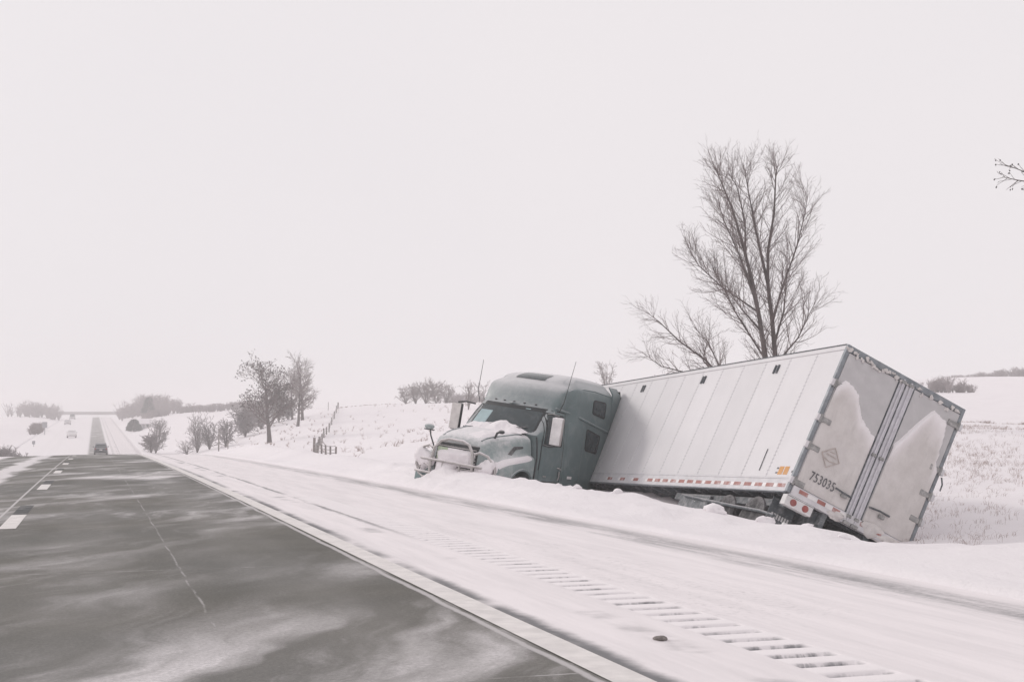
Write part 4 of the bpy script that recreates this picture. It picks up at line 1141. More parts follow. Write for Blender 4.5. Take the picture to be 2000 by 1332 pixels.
# ------------------------------------------------------------------ bare trees
def perp(d, rng):
    a = Vector((rng.uniform(-1, 1), rng.uniform(-1, 1), rng.uniform(-1, 1)))
    return (a - d * a.dot(d)).normalized()
class Tree:
    def __init__(s, seed, p):
        s.rng = random.Random(seed); s.p = p
        s.trunk = MB(); s.crown = MB(); s.tips = []
    def limb(s, pts, r0, r1, lvl):
        n = len(pts)
        rs = [r0 + (r1 - r0) * (i / (n - 1)) ** 0.8 for i in range(n)]
        (s.trunk if lvl == 0 else s.crown).tube(pts, rs, 7 if lvl == 0 else (5 if r0 > 0.03 else 3), caps=False)
        p = s.p
        if lvl >= p['levels']:
            s.tips.append(pts[-1]); return
        L = sum((Vector(pts[i + 1]) - Vector(pts[i])).length for i in range(n - 1))
        cnt = max(1, int(L * p['dens'][lvl] + s.rng.random()))
        t0 = p['t0'][lvl]
        for c in range(cnt):
            t = t0 + (1 - t0) * ((c + s.rng.random()) / cnt)
            k = min(t * (n - 1), n - 1.001); i = int(k); f = k - i
            a, b = Vector(pts[i]), Vector(pts[i + 1])
            q = a.lerp(b, f); d = (b - a).normalized()
            ang = R(s.rng.uniform(*p['ang'][lvl]))
            pr = perp(d, s.rng)
            if p.get('flat'): pr.y *= p['flat']; pr.normalize()
            nd = (d * math.cos(ang) + pr * math.sin(ang)).normalized()
            ln_ = p['len'][lvl] * (1 - p['taper'] * t) * s.rng.uniform(0.6, 1.15)
            rr = min(rs[i] * 0.62, p['rad'][lvl] * (1 - 0.4 * t) * s.rng.uniform(.8, 1.2))
            s.grow(q, nd, ln_, max(rr, p['rmin']), lvl + 1)
    def grow(s, q, d, ln_, r, lvl):
        n = 6 if lvl <= 1 else (5 if lvl == 2 else 4)
        pts = [q[:]]
        for i in range(n - 1):
            d = (d + Vector((0, 0, s.p['up'])) * (ln_ / n) * .6 + perp(d, s.rng) * s.p['wob']).normalized()
            q = q + d * (ln_ / (n - 1)); pts.append(q[:])
        s.limb(pts, r, max(r * .3, s.p['rmin'] * .6), lvl)
    def finish(s, name, loc, label, cat='tree', group=None, leaves=0, tm='bark', cm='twig', rz=0.0, lsz=.06, lo=.15):
        e = empty(name, loc, (0, 0, rz)); tag(e, label, cat, group)
        if s.trunk.v: s.trunk.build('trunk', M[tm], e, angle=70, fix=False)
        if s.crown.v: s.crown.build('crown', M[cm], e, angle=70, fix=False)
        if leaves:
            lm = MB()
            for i in range(leaves):
                c = Vector(s.rng.choice(s.tips)) + Vector((s.rng.gauss(0, lo), s.rng.gauss(0, lo), s.rng.gauss(0, lo)))
                a = perp(Vector((0, 0, 1)), s.rng) * lsz; b = Vector((s.rng.uniform(-1, 1), s.rng.uniform(-1, 1), -1)).normalized() * lsz * 1.6
                lm.add([c - a * .5, c + b * .5 - a * .4, c + b, c + b * .5 + a * .6, c + a * .3], [(0, 1, 2, 3, 4)])
            lf = lm.build('dead_leaves', M['leaf'], e, smooth=False, fix=False); lf['kind'] = 'stuff'
        return e

# the big double-stemmed tree behind the trailer
BY = 47.0
base = at(1509, 800, BY); bxx, bzz = base[0], hz(base[0], BY)
_ux = np.array([_cy, -_sy, 0.0])
def tl(px, py, dep=0.0):
    """photo-plane sketch of a stem -> metres in the tree's own frame"""
    q = at(px, py, BY)
    zc = (BY * _cy + base[0] * _sy)
    return (float((px - 1509) * zc / FPX * _cy), float(-(px - 1509) * zc / FPX * _sy + dep), float(q[2] - bzz))
P_big = dict(levels=3, dens=[6.6, 5.2, 5.2], t0=[.14, .12, .12], ang=[(26, 50), (20, 42), (22, 46)], len=[2.05, .72, .34], rad=[.022, .009, .005], taper=.45, up=.55, wob=.09, rmin=.0042)
T = Tree(7, P_big)
def ztop(p): return p
stems = [
    ([(1508, 830, 0), (1503, 740, 0), (1496, 690, 0), (1483, 615, -.1), (1468, 545, -.2), (1447, 470, -.3), (1425, 400, -.4), (1406, 352, -.4), (1390, 318, -.5)], .15, .014),
    ([(1483, 615, -.1), (1474, 555, .1), (1466, 480, .3), (1468, 420, .4), (1452, 350, .4), (1438, 322, .5)], .07, .010),
    ([(1510, 830, 0), (1517, 740, .1), (1518, 690, .1), (1515, 620, .2), (1507, 545, .2), (1506, 480, .1), (1516, 410, 0), (1520, 340, 0), (1524, 318, 0)], .145, .014),
    ([(1507, 545, .2), (1500, 480, .5), (1493, 420, .7), (1483, 350, .8), (1480, 316, .9)], .07, .010),
    ([(1516, 620, .2), (1522, 560, -.3), (1545, 480, -.6), (1556, 420, -.8), (1560, 385, -.9)], .05, .009),
    ([(1520, 660, .2), (1545, 600, .5), (1558, 545, .8), (1568, 495, 1.0)], .05, .009),
    ([(1522, 700, .1), (1550, 655, -.4), (1558, 620, -.8), (1568, 590, -1.0)], .042, .008),
    ([(1499, 700, 0), (1450, 600, .5), (1432, 545, .8), (1416, 505, 1.0)], .042, .008),
    ([(1470, 560, -.1), (1425, 490, -.9), (1392, 430, -1.2), (1378, 392, -1.3)], .045, .008),
    ([(1478, 600, -.1), (1430, 545, .9), (1392, 500, 1.2), (1376, 462, 1.4)], .042, .008),
    ([(1490, 640, 0), (1440, 598, -.5), (1420, 580, -.8), (1402, 555, -1.0)], .04, .008),
]
for st, r0, r1 in stems: T.limb([tl(*q) for q in st], r0, r1, 0)
T.finish('bare_tree', (base[0], BY, bzz - 0.15), 'tall bare double trunked tree standing behind the tipped trailer')
# sprawling low tree to its left
T = Tree(17, dict(P_big, dens=[5.0, 4.4, 4.4], len=[1.35, .7, .36], taper=.35, up=.35))
for st, r0, r1 in [([(1502, 815, .6), (1470, 735, .6), (1425, 690, .5), (1370, 650, .4), (1330, 612, .3), (1303, 590, .3)], .065, .010),
                   ([(1500, 815, .7), (1450, 745, .8), (1400, 715, 1.0), (1350, 700, 1.2), (1316, 672, 1.3)], .055, .010),
                   ([(1480, 760, .6), (1440, 690, .2), (1420, 655, .0), (1390, 625, -.1)], .042, .008),
                   ([(1500, 810, .7), (1462, 720, 1.2), (1440, 690, 1.4), (1450, 650, 1.5)], .06, .010)]:
    T.limb([tl(*q) for q in st], r0, r1, 0)
T.finish('bare_tree', (base[0] - 0.4, BY + 0.8, bzz - 0.2), 'low sprawling bare tree leaning left behind the middle of the trailer')

def ground_at(px, Y):
    x = float(at(px, 800, Y)[0]); return (x, Y, hz(x, Y))
def simple_tree(name, px, Y, H, spread, seed, label, group=None, trunk=.3, levels=3, leaves=0, r=.16, cm='twig', lean=0.0, dens=(2.2, 2.2, 2.4), rmin=.012, up=.3, rz=0, sink=0.1, cat='tree', stems=1, lsz=.06):
    x, y, z = ground_at(px, Y)
    p = dict(levels=levels, dens=list(dens), t0=[trunk, .15, .15], ang=[(30, 62), (25, 55), (25, 55)], len=[spread, spread * .48, spread * .26], rad=[r * .4, r * .16, r * .08], taper=.45, up=up, wob=.14, rmin=rmin)
    T = Tree(seed, p); rg = T.rng
    for k in range(stems):
        pts = []; q = Vector((0, 0, 0)); d = Vector((lean + rg.uniform(-.05, .05) + (0 if stems == 1 else rg.uniform(-.35, .35)), rg.uniform(-.05, .05) + (0 if stems == 1 else rg.uniform(-.25, .25)), 1)).normalized()
        for i in range(8):
            pts.append(q[:]); d = (d + perp(d, rg) * .05 + Vector((0, 0, .05))).normalized(); q = q + d * (H / 7.5) * (1 if stems == 1 else rg.uniform(.8, 1.05))
        T.limb(pts, r * (1 if stems == 1 else .5), r * .12, 0)
    return T.finish(name, (x, y, z - sink), label, cat, group, leaves=leaves, cm=cm, rz=rz, lsz=lsz)

# trees on the embankment beyond the crest
simple_tree('bare_tree', 527, 170, 8.6, 5.4, 3, 'round crowned dark tree with clinging leaves, nearest on the embankment', trunk=.22, leaves=1300, r=.34, dens=(3.2, 2.2, 2.0), up=.06, rmin=.026, lsz=.15)
simple_tree('bare_tree', 582, 205, 8.2, 3.8, 15, 'tall slim bare tree on the embankment, left of a close pair', trunk=.24, r=.27, dens=(3.2, 2.6, 2.2), rmin=.024, up=.10)
simple_tree('bare_tree', 591, 222, 9.6, 4.2, 16, 'tallest fan shaped bare tree of the pair above the fence', trunk=.26, r=.29, dens=(3.4, 2.6, 2.2), rmin=.026, up=.16)
simple_tree('bare_tree', 571, 230, 8.2, 3.2, 9, 'thin bare tree half hidden behind the round crowned tree', trunk=.3, r=.22, dens=(2.0, 1.7, 1.6), rmin=.026, up=.25)
# shrubs in the hollow
def shrub(px, Y, H, sp, seed, label, stems, rmin, up, dens=(2.4, 2.0, 1.8)):
    simple_tree('bare_shrub', px, Y, H, sp, seed, label, 'shrubs in the hollow', trunk=.06, r=.16, stems=stems, dens=dens, rmin=rmin, cm='bush', up=up, cat='shrub')
shrub(305, 220, 5.4, 2.4, 21, 'dense rounded bare shrub beside the road past the crest', 8, .030, .25)
shrub(296, 218, 2.6, 2.0, 22, 'low dark thicket at the foot of the rounded roadside shrub', 12, .042, .12, (2.8, 2.2, 1.8))
shrub(386, 205, 5.6, 2.4, 23, 'vase shaped multi stemmed bare shrub left of the slim post', 7, .026, .40)
shrub(366, 202, 1.7, 2.2, 24, 'low trailing twiggy bush left of the vase shaped shrub', 7, .024, .08)
shrub(410, 205, 4.0, 1.8, 25, 'grey thicket between the vase shaped shrub and the slim post', 9, .034, .2)
shrub(442, 200, 4.0, 1.9, 26, 'dark grey bush right behind the slim post', 9, .036, .15)
shrub(480, 215, 4.4, 2.6, 27, 'wide rounded dark bush midway up the embankment slope', 12, .042, .08, (2.8, 2.2, 1.8))
shrub(510, 225, 4.2, 2.4, 28, 'grey bush just left of the round crowned tree trunk', 10, .040, .08, (2.8, 2.2, 1.8))
shrub(545, 232, 5.0, 2.6, 29, 'brown grey bush just right of the round crowned tree trunk', 10, .040, .08, (2.8, 2.2, 1.8))
shrub(563, 235, 3.8, 2.0, 30, 'small bush at the foot of the thin half hidden tree', 9, .040, .08, (2.8, 2.2, 1.8))
# grove on the ridge
for i, (px, H, sp, lb) in enumerate([(792, 2.9, 2.4, 'leftmost low tree of the grove on the ridge'), (812, 3.7, 2.8, 'second tree from the left in the ridge grove'), (832, 4.0, 3.0, 'middle tree of the grove on the ridge'),
                                 (852, 4.2, 3.0, 'second tree from the right in the ridge grove'), (872, 3.6, 2.4, 'rightmost tree of the grove on the ridge')]):
    simple_tree('grove_tree', px, 252 + (i % 3) * 3, H, sp, 50 + i, lb, 'grove on the ridge', trunk=.06, r=.2, stems=6, dens=(2.2, 1.9, 1.7), rmin=.032, up=.12)
simple_tree('bare_tree', 915, 200, 4.2, 2.2, 61, 'small forked bare tree just left of the truck cab roof', 'small trees on the skyline', trunk=.15, r=.18, stems=4, dens=(2.2, 1.9, 1.7), rmin=.026, up=.28)
simple_tree('bare_tree', 942, 225, 4.0, 2.0, 62, 'small round bare tree behind the right hand cab aerial', 'small trees on the skyline', trunk=.2, r=.17, stems=3, dens=(2.2, 1.9, 1.7), rmin=.026, up=.25)
simple_tree('bare_tree', 1186, 200, 6.2, 2.0, 63, 'small bare tree peeping over the rear of the cab roof', 'small trees on the skyline', trunk=.2, r=.18, stems=5, dens=(2.2, 1.9, 1.7), rmin=.026, up=.3)
simple_tree('bare_tree', 1335, 90, 5.0, 1.5, 64, 'twiggy bare sapling over the front of the trailer roof', 'small trees on the skyline', trunk=.3, r=.10, stems=2, dens=(3.0, 2.6, 2.4), rmin=.010, up=.3)
simple_tree('bare_tree', 1298, 110, 5.0, 1.1, 65, 'smallest bare sapling tip above the trailer roof', 'small trees on the skyline', trunk=.4, r=.09, stems=2, dens=(2.6, 2.6, 2.4), rmin=.010, up=.3)
# right-hand roadside tree, only its outer twigs reach into view
T = Tree(91, dict(levels=3, dens=[1.0, 2.0, 3.4], t0=[.55, .3, .3], ang=[(35, 60), (25, 55), (25, 60)], len=[1.5, .7, .30], rad=[.05, .018, .008], taper=.4, up=.12, wob=.15, rmin=.004))
RX, RY = 18.6, 17.4
rz_ = hz(RX, RY)
T.limb([(0, 0, 0), (.05, .05, 1.4), (-.05, .1, 2.8), (.05, .05, 4.2), (.1, .0, 5.6), (.2, .05, 6.8)], .17, .03, 0)
def tw(px, py, Yd):
    q = at(px, py, Yd); return (float(q[0] - RX), float(q[1] - RY), float(q[2] - rz_))
T.limb([(.0, .08, 2.6), tw(2110, 400, 17.2), tw(2060, 372, 17.0), tw(2020, 358, 16.9), tw(1985, 352, 16.8), tw(1958, 346, 16.8)], .030, .004, 2)
T.limb([(.0, .08, 2.9), tw(2100, 370, 17.4), tw(2045, 350, 17.3), tw(2015, 342, 17.2), tw(1985, 330, 17.2), tw(1962, 322, 17.2)], .026, .004, 2)
T.limb([(.0, .08, 3.1), tw(2080, 330, 17.2), tw(2045, 300, 17.1), tw(2010, 282, 17.1)], .02, .004, 2)
T.finish('bare_tree', (RX, RY, rz_), 'twigs with shrivelled leaves reaching in at the upper right edge', leaves=80, cm='bark', lsz=.022, lo=.015)

# ------------------------------------------------------------------ far woods and hedges
def thicket(name, label, pts, H, seed, mat_='far_twig', n=60, cat='wood', r=.05, jitter=3.0, kind='stuff'):
    """a mass of small bare trees too far off to tell apart"""
    rng = random.Random(seed); mb = MB()
    P = [Vector(p) for p in pts]
    for i in range(n):
        k = rng.random() * (len(P) - 1); a = int(k); q = P[a].lerp(P[a + 1], k - a)
        x = q.x + rng.gauss(0, jitter * .5); y = q.y + rng.gauss(0, jitter)
        z = hz(x, y) - .2; h = H * rng.uniform(.6, 1.1) * q.z
        for b in range(9):
            az = rng.uniform(0, 6.28); sp = rng.uniform(.1, .55)
            d = Vector((math.cos(az) * sp, math.sin(az) * sp, 1)).normalized()
            p0 = Vector((x, y, z)); p1 = p0 + d * h * .5; p2 = p1 + (d + Vector((math.cos(az), math.sin(az), 0)) * .15).normalized() * h * .5
            mb.tube([p0, p1, p2], [r, r * .8, r * .3], 3, caps=False)
            for c in range(5):
                s_ = p0.lerp(p2, rng.uniform(.25, .95)); e_ = s_ + Vector((rng.uniform(-1, 1), rng.uniform(-1, 1), rng.uniform(.1, .9))).normalized() * h * .26
                mb.tube([s_, e_], [r * .6, r * .3], 3, caps=False)
    o = mb.build(name, M[mat_], None, smooth=False, fix=False)
    return tag(o, label, cat, kind=kind)
def gp(px, Y, s=1.0):
    q = at(px, 800, Y); return (float(q[0]), Y, s)
thicket('far_wood', 'hazy wood along the far left skyline', [gp(30, 560, .7), gp(60, 560), gp(85, 550, .9), gp(115, 550, .9)], 6.4, 1, n=46, r=.11, jitter=5)
thicket('far_wood', 'brown wood on the skyline behind the white roofed house', [gp(232, 520, .7), gp(262, 500, .8), gp(290, 470, 1.1), gp(325, 460, 1.0), gp(352, 450, .6)], 6.6, 2, n=80, r=.11, jitter=5)
thicket('far_hedge', 'dark hedge line rising across the far field edge', [gp(350, 430, .5), gp(385, 420, .45), gp(430, 405, .5), gp(480, 400, .45), gp(520, 395, .5)], 5.0, 3, n=130, r=.09, jitter=2)
thicket('far_hedge', 'thin hedge below the brown wood', [gp(330, 420, .5), gp(300, 420, .6), gp(275, 400, .3)], 4.0, 4, n=50, r=.09, jitter=2)
thicket('far_hedge', 'hedge of scrub on the right hand skyline', [gp(1840, 300, .4), gp(1900, 300, .5), gp(1960, 285, .8), gp(2010, 275, .9), gp(2080, 270, .9)], 3.2, 5, n=110, r=.06, jitter=2)
thicket('far_scrub', 'pale scrub clump on the slope right of the trailer', [gp(1815, 170, .7), gp(1840, 165, 1.0), gp(1870, 165, .7), gp(1890, 165, .4)], 2.6, 6, n=45, r=.035, jitter=1.2)
thicket('far_scrub', 'weedy scrub line across the right hand slope', [gp(1880, 78, .5), gp(1920, 76, .7), gp(1960, 76, .5), gp(2020, 74, .6)], 0.9, 7, 'weed', n=60, r=.012, jitter=.6)
thicket('far_scrub', 'faint scrub along the ridge right of the grove', [gp(870, 290, .6), gp(905, 290, .8), gp(940, 292, .6), gp(1000, 292, .5)], 3.4, 8, n=60, r=.04, jitter=1.5)
thicket('far_scrub', 'thin weedy line along the ridge top behind the fence', [gp(665, 248, .5), gp(720, 250, .4), gp(790, 252, .5)], 0.8, 9, 'weed', n=50, r=.02, jitter=.6)
thicket('dark_thicket', 'dark thicket at the left edge of the picture', [gp(-25, 190, .8), gp(5, 190, 1.0), gp(25, 188, .8), gp(38, 187, .5)], 2.6, 10, 'bush', n=60, r=.05, jitter=1.0)
thicket('brush_line', 'curved brown brush line on the far left slope', [gp(62, 330, .7), gp(74, 345, .9), gp(78, 370, 1.0), gp(66, 385, .8)], 2.4, 12, 'twig', n=50, r=.07, jitter=.8)

# weeds poking through the snow
def weeds(name, label, n, seed, region, h=(.15, .5), r=.006):
    rng = random.Random(seed); mb = MB(); xs_, ys_ = [], []
    tries = 0
    while len(xs_) < n and tries < n * 30:
        tries += 1
        px, Y = region(rng); x = float(at(px, 800, Y)[0])
        d = float(N3((x * .9, Y * .9, 0), .5)[0])
        if rng.random() < .25 + .9 * max(0, d) and x > 12: xs_.append(x); ys_.append(Y)
    zs__ = height(np.array(xs_), np.array(ys_))
    for x, y, z in zip(xs_, ys_, zs__):
        for b in range(rng.randint(3, 7)):
            hh = rng.uniform(*h); dx, dy = rng.gauss(.15, .45) * hh, rng.gauss(0, .45) * hh
            ox, oy = rng.gauss(0, .05), rng.gauss(0, .05)
            mb.tube([(x + ox, y + oy, z - .03), (x + ox + dx * .5, y + oy + dy * .5, z + hh * .6), (x + ox + dx * 1.3, y + oy + dy * 1.3, z + hh * rng.uniform(.8, 1.0))], [r, r * .8, r * .4], 3, caps=False)
    o = mb.build(name, M['weed'], None, smooth=False, fix=False)
    return tag(o, label, 'weeds', kind='stuff')
weeds('dry_weeds', 'dry brown weeds poking through snow on the slope right of the trailer', 1300, 1, lambda g: (g.uniform(1760, 2060), 19 + 32 * g.random() ** 1.1), (.03, .13), .0028)
weeds('dry_weeds', 'sparse dry weeds across the snowy ridge behind the cab', 200, 2, lambda g: (g.uniform(660, 1010), g.uniform(70, 240)), (.15, .5), .012)
weeds('dry_weeds', 'dry weeds on the embankment below the bare trees', 150, 3, lambda g: (g.uniform(430, 660), g.uniform(120, 230)), (.15, .45), .016)

# ------------------------------------------------------------------ fence, post, signs
fence = empty('farm_fence', ground_at(615, 122)); fx, fy, fz = fence.location
tag(fence, 'weathered post and wire fence climbing the snowy embankment', 'fence')
run1 = [(614, 122), (616, 126), (619, 131), (622, 137), (625, 143), (629, 151), (633, 160), (638, 170), (643, 182), (648, 196), (653, 211), (657, 226), (660, 240)]
run2 = [(614, 122), (621, 119), (629, 116), (637, 113), (646, 110), (656, 107)]
tops = []
for ri, run in enumerate((run1, run2)):
    prev = None
    for i, (px, Y) in enumerate(run):
        x, y, z = ground_at(px, Y)
        if not (ri == 1 and i == 0):
            rg = random.Random(i * 7 + ri); hh = rg.uniform(.95, 1.25) * (1.25 if i == 0 else 1) * (.8 if ri else 1)
            r_ = .13 if (i in (0, 4, 12) and ri == 0) else .085
            mm = MB(); mm.tube([(x - fx, y - fy, z - fz - .2), (x - fx + rg.uniform(-.04, .04), y - fy, z - fz + hh)], [r_, r_ * .9], 7)
            mm.build('fence_post', M['post'], fence)
        if prev:
            for hgt in (.35, .62, .9):
                mm = MB(); a = Vector(prev) + Vector((0, 0, hgt)); b = Vector((x, y, z + hgt)); c_ = (a + b) / 2 - Vector((0, 0, .03))
                mm.tube([tuple(q - Vector((fx, fy, fz))) for q in (a, c_, b)], .028, 4); mm.build('fence_wire', M['wire'], fence)
        prev = (x, y, z)
x, y, z = ground_at(625, 143)
mm = MB(); mm.tube([(x - fx, y - fy, z - fz + .85), (x - fx + .55, y - fy - 1.2, z - fz - .05)], .04, 6); mm.build('fence_brace', M['post'], fence)

def slim_post(name, px, Y, H, label, cat, r=.06, head=None, mat_='post', group=None):
    x, y, z = ground_at(px, Y)
    e = empty(name, (x, y, z)); tag(e, label, cat, group)
    mm = MB(); mm.tube([(0, 0, -.2), (0.02, 0, H)], r, 8); mm.build('post', M[mat_], e)
    if head:
        w, h0, h1, t = head
        bx('sign_panel', M['sign'], e, -w / 2, w / 2, -r - t, -r - .002, h0, h1, .01)
    else:
        lump('snow_cap', M['snow'], e, (0.02, 0, H + .02), (r * 1.3, r * 1.3, r * .8), n=6, amp=.2)
    return e
slim_post('marker_post', 428, 185, 3.3, 'slim upright post in front of the dark bushes past the crest', 'post', r=.085)
slim_post('marker_post', 446, 188, 1.4, 'short stub post right of the slim upright post', 'post', r=.06)
slim_post('road_sign', 88, 330, 3.2, 'small grey road sign on the far left verge', 'sign', r=.08, head=(1.1, 1.9, 3.3, .05), mat_='sign')
slim_post('road_sign', 67, 250, 1.3, 'low faint marker on the left verge below the road sign', 'sign', r=.06, head=(.5, .7, 1.3, .05), mat_='sign')
slim_post('marker_post', 641, 240, 1.5, 'lone short post on the ridge left of the fence top', 'post', r=.05)

# ------------------------------------------------------------------ vehicles far down the road
def car(name, X, Y, rz, paint, label, L=4.7, W=1.88, H=1.72, suv=True, scale=1.0):
    e = empty(name, (X, Y, float(zroad(Y) + zcross(X))), (float((zroad(Y + 3) - zroad(Y - 3)) / 6) * (1 if rz == 0 else -1), 0, rz)); tag(e, label, 'car')
    w = W / 2
    # body: cross sections along y (tail at -L/2)
    sec = []
    for y, zb, zt, k in [(-L / 2, .42, .95, .86), (-L / 2 + .10, .32, 1.06, .95), (-L / 2 + .5, .28, 1.10, 1), (-.6, .27, 1.06, 1), (.7, .27, 1.04, 1), (L / 2 - 1.1, .28, 1.02, .99), (L / 2 - .35, .30, .90, .95), (L / 2, .40, .72, .82)]:
        sec.append([(-w * k, y, zb + .1), (-w * k, y, zt - .14), (-w * k * .95, y, zt), (w * k * .95, y, zt), (w * k, y, zt - .14), (w * k, y, zb + .1), (w * k * .92, y, zb), (-w * k * .92, y, zb)])
    mm = MB(); mm.loft(sec, closed=True, cap0=True, cap1=True); mm.build('body', paint, e, angle=40)
    sec = []
    rr_ = -L / 2 + (.22 if suv else .9)
    for z, ya, yb2, k in [(1.02, rr_ - .1, L / 2 - 1.15, .96), (1.25, rr_, L / 2 - 1.55, .90), (H - .14, rr_ + .22, L / 2 - 2.05, .80), (H - .03, rr_ + .36, L / 2 - 2.2, .73), (H, rr_ + .6, L / 2 - 2.4, .62)]:
        sec.append([(-w * k, ya, z), (w * k, ya, z), (w * k, yb2, z), (-w * k, yb2, z)])
    mm = MB(); mm.loft(sec, closed=True, cap1=True); mm.build('cabin', paint, e, angle=25)
    def lerp_s(z):
        zs2 = [1.02, 1.25, H - .14]; return np.interp(z, zs2, [rr_ - .1, rr_, rr_ + .22]), np.interp(z, zs2, [.96, .90, .80]), np.interp(z, zs2, [L / 2 - 1.15, L / 2 - 1.55, L / 2 - 2.05])
    z0, z1 = 1.13, H - .2
    (a0, k0, f0), (a1, k1, f1) = lerp_s(z0), lerp_s(z1)
    mm = MB(); mm.add([(-w * k0 * .84, a0 - .012, z0), (w * k0 * .84, a0 - .012, z0), (w * k1 * .84, a1 - .012, z1), (-w * k1 * .84, a1 - .012, z1)], [(0, 1, 2, 3)]); mm.build('rear_window', M['glass'], e)
    mm = MB(); mm.add([(-w * k0 * .9, f0 + .012, z0), (w * k0 * .9, f0 + .012, z0), (w * k1 * .9, f1 + .012, z1), (-w * k1 * .9, f1 + .012, z1)], [(3, 2, 1, 0)]); mm.build('windscreen', M['glass'], e)
    for sd in (1, -1):
        mm = MB(); mm.add([(sd * (w * k0 + .008), a0 + .25, z0), (sd * (w * k0 + .008), f0 - .3, z0), (sd * (w * k1 + .008), f1 - .15, z1), (sd * (w * k1 + .008), a1 + .2, z1)], [(0, 1, 2, 3)]); mm.build('side_window', M['glass'], e)
        bx('tail_lamp', M['tail'], e, min(sd * w * .72, sd * w * .9), max(sd * w * .72, sd * w * .9), -L / 2 - .015, -L / 2 + .1, .78, 1.02, .01)
        bx('headlight', M['tape_white'], e, min(sd * w * .5, sd * w * .78), max(sd * w * .5, sd * w * .78), L / 2 - .1, L / 2 + .015, .58, .72, .01)
        mm = MB(); mm.box(min(sd * w, sd * (w + .2)), max(sd * w, sd * (w + .2)), L / 2 - 1.75, L / 2 - 1.62, 1.06, 1.22); mm.build('wing_mirror', paint, e, bevel=.03)
        for yy in (-L / 2 + .95, L / 2 - .95):
            mm = MB(); mm.lathe([(-.11, .2), (-.11, .32), (-.06, .36), (.06, .36), (.11, .32), (.11, .2)], 'y', 18, (0, 0, 0))
            mm.v = [(sd * (w - .10) + v[1], yy + v[0], .36 + v[2]) for v in mm.v]
            wh = mm.build('wheel', M['rubber'], e)
            mm = MB(); mm.lathe([(0, .2), (.03 * sd, .2), (.035 * sd, .0005)], 'y', 14, (0, 0, 0)); mm.v = [(sd * w + .01 * sd + v[1], yy + v[0], .36 + v[2]) for v in mm.v]; mm.build('rim', M['rim'], wh)
    bx('bumper', M['black'], e, -w * .9, w * .9, -L / 2 - .04, -L / 2 + .1, .42, .60, .03)
    bx('number_plate', M['tape_white'], e, -.22, .22, -L / 2 - .045, -L / 2 - .02, .70, .82, 0)
    return e
car('suv', 0.95, 206, 0.0, M['suv'], 'dark sport utility car driving away in the cleared lane past the crest', H=1.75)
car('car', -8.3, 455, math.pi, M['carg'], 'small grey oncoming car on the far left of the snowy highway', H=1.6)
car('pickup_car', -4.6, 300, math.pi, M['carw'], 'pale snow covered car midway along the far snowy highway', H=1.6, suv=False)
car('van', -8.6, 570, math.pi, M['carg'], 'tiny dark van near the far crest of the highway', H=2.4, L=5.4, W=2.1)

# ------------------------------------------------------------------ far house, evergreen, overpass
hx_, hy_, hzz = ground_at(281, 372)
house = empty('farmhouse', (hx_, hy_, hzz)); house.scale = (.55,) * 3; tag(house, 'small white roofed farmhouse below the brown wood', 'house')
mm = MB(); mm.box(-3.6, 3.6, -3, 3, -.5, 2.6); mm.add([(-3.6, -3, 2.6), (-3.6, 3, 2.6), (-3.6, 0, 4.6)], [(0, 1, 2)]); mm.add([(3.6, -3, 2.6), (3.6, 3, 2.6), (3.6, 0, 4.6)], [(0, 1, 2)]); mm.build('wall', M['house'], house)
mm = MB()
for sd in (1, -1):
    mm.add([(-4, sd * 3.5, 2.35), (4, sd * 3.5, 2.35), (4, 0, 4.75), (-4, 0, 4.75), (-4, sd * 3.5, 2.55), (4, sd * 3.5, 2.55), (4, 0, 4.95), (-4, 0, 4.95)], [(0, 1, 2, 3), (4, 5, 6, 7), (0, 1, 5, 4), (1, 2, 6, 5), (3, 0, 4, 7)])
mm.build('roof', M['snow'], house)
for x0 in (-2.4, 1.2):
    w_ = bx('window', M['house'], house, x0 - .1, x0 + 1.1, -3.06, -3.002, .9, 2.2, .02); bx('pane', M['glass'], w_, x0, x0 + 1, -3.08, -3.062, 1.0, 2.1, 0)
d_ = bx('door', M['sign'], house, -.6, .4, -3.05, -3.002, -.1, 2.0, .01)
def evergreen(px, Y, H, rad, seed, label):
    x, y, z = ground_at(px, Y); rng = random.Random(seed)
    e = empty('evergreen_tree', (x, y, z)); tag(e, label, 'tree')
    mm = MB(); mm.tube([(0, 0, -.3), (0, 0, H * .9)], [.25, .05], 7); mm.build('trunk', M['bark'], e)
    mm = MB()
    for i in range(900):
        t = rng.random() ** .8; rr_ = rad * (1 - t) ** .6 * rng.uniform(.5, 1.05); a = rng.uniform(0, 6.28); c = Vector((math.cos(a) * rr_, math.sin(a) * rr_, .3 + t * (H - .3)))
        d = Vector((math.cos(a), math.sin(a), rng.uniform(-.3, .3))).normalized() * .7; s2 = perp(d.normalized(), rng) * .3
        mm.add([c - s2, c + d * .5 - s2 * .6, c + d, c + d * .5 + s2 * .6, c + s2], [(0, 1, 2, 3, 4)])
    mm.build('crown', M['ever'], e, smooth=False, fix=False)
evergreen(262, 365, 3.2, 1.9, 1, 'dark evergreen left of the white roofed farmhouse')
evergreen(291, 455, 6.0, 2.4, 2, 'dark conical tree standing above the brown skyline wood')

ov = empty('overpass', (0.0, 655, float(zroad(655)) + .0)); tag(ov, 'thin hazy overpass line crossing the far end of the highway', 'bridge')
bx('deck', M['concrete'], ov, -24, 26, -3, 3, 1.2, 1.9, .02)
for sd in (-1, 1): bx('parapet', M['concrete'], ov, -24, 26, sd * 2.9 - .12, sd * 2.9 + .12, 1.902, 2.6, .02)

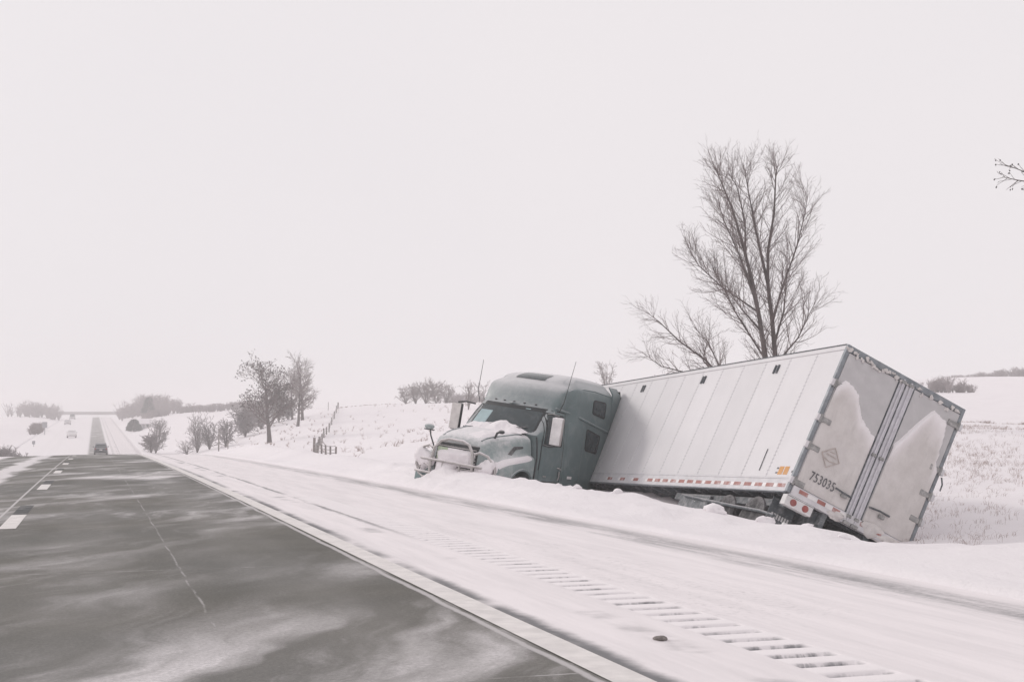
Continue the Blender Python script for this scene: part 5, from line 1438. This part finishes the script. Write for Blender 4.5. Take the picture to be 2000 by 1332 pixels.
# ------------------------------------------------------------------ loose clods of snow and ice
rng = random.Random(5)
def clod(px, py_Y, sx, sz, seed, label, mat_='snow', xy=None):
    if xy: x, y = xy
    else:
        x = float(at(px, 800, py_Y)[0]); y = py_Y
    z = float(zroad(y) + zcross(x)) if x < 6.9 else hz(x, y)
    o = lump('snow_clod' if mat_ == 'snow' else 'ice_clod', M[mat_], None, (0, 0, 0), (sx, sx * .8, sz), seed=seed, amp=.45, n=9, sc=2)
    o.location = (x, y, z + sz * .35)
    return tag(o, label, 'clod', 'clods on the bank' if mat_ == 'snow' else None)
clod(0, 0, .038, .016, 1, 'small dark clod lying on the snowy shoulder beside the rumble strip', 'clod', xy=(3.40, 7.75))
spots = [(9.1, 18.6, .22), (9.3, 17.4, .17), (9.25, 16.2, .14), (9.5, 19.6, .2), (9.6, 20.6, .16), (9.0, 22.5, .17), (8.8, 24.0, .14), (9.3, 15.3, .12), (9.9, 16.8, .12), (8.9, 25.3, .12)]
for i, (x, y, s_) in enumerate(spots):
    lb = ['largest snow lump on the bank under the trailer', 'snow lump on the bank below the trailer tail', 'smaller snow lump nearest the trailer lamp box', 'snow lump below the middle of the trailer side', 'rounded lump below the front half of the trailer', 'snow lump on the bank behind the cab',
          'small lump at the foot of the sleeper', 'last small lump right of the trailer tail lamps', 'tiny lump close under the mud flap', 'small lump below the cab door'][i]
    clod(0, 0, s_ * .62, s_ * .36, 100 + i, lb, 'snow', xy=(x, y))

# ------------------------------------------------------------------ haze: thin blowing snow in the air
hzm = bpy.data.materials.new('thin_snow_haze'); hzm.use_nodes = True
nn = hzm.node_tree.nodes; nn.clear()
ho = nn.new('ShaderNodeOutputMaterial'); hv = nn.new('ShaderNodeVolumePrincipled')
hv.inputs['Color'].default_value = (0.97, 0.955, 0.96, 1); hv.inputs['Density'].default_value = 0.0014; hv.inputs['Anisotropy'].default_value = 0.0
hzm.node_tree.links.new(hv.outputs[0], ho.inputs['Volume'])
zlow = float(GZ.min()) - 1.0
mm = MB(); mm.box(-1450, 1450, -80, 1550, zlow, max(float(GZ.max()), 16) + 2.0)
haze = mm.build('haze', hzm, None, smooth=False)
tag(haze, 'thin haze of blowing snow over the whole landscape', 'haze', kind='stuff')
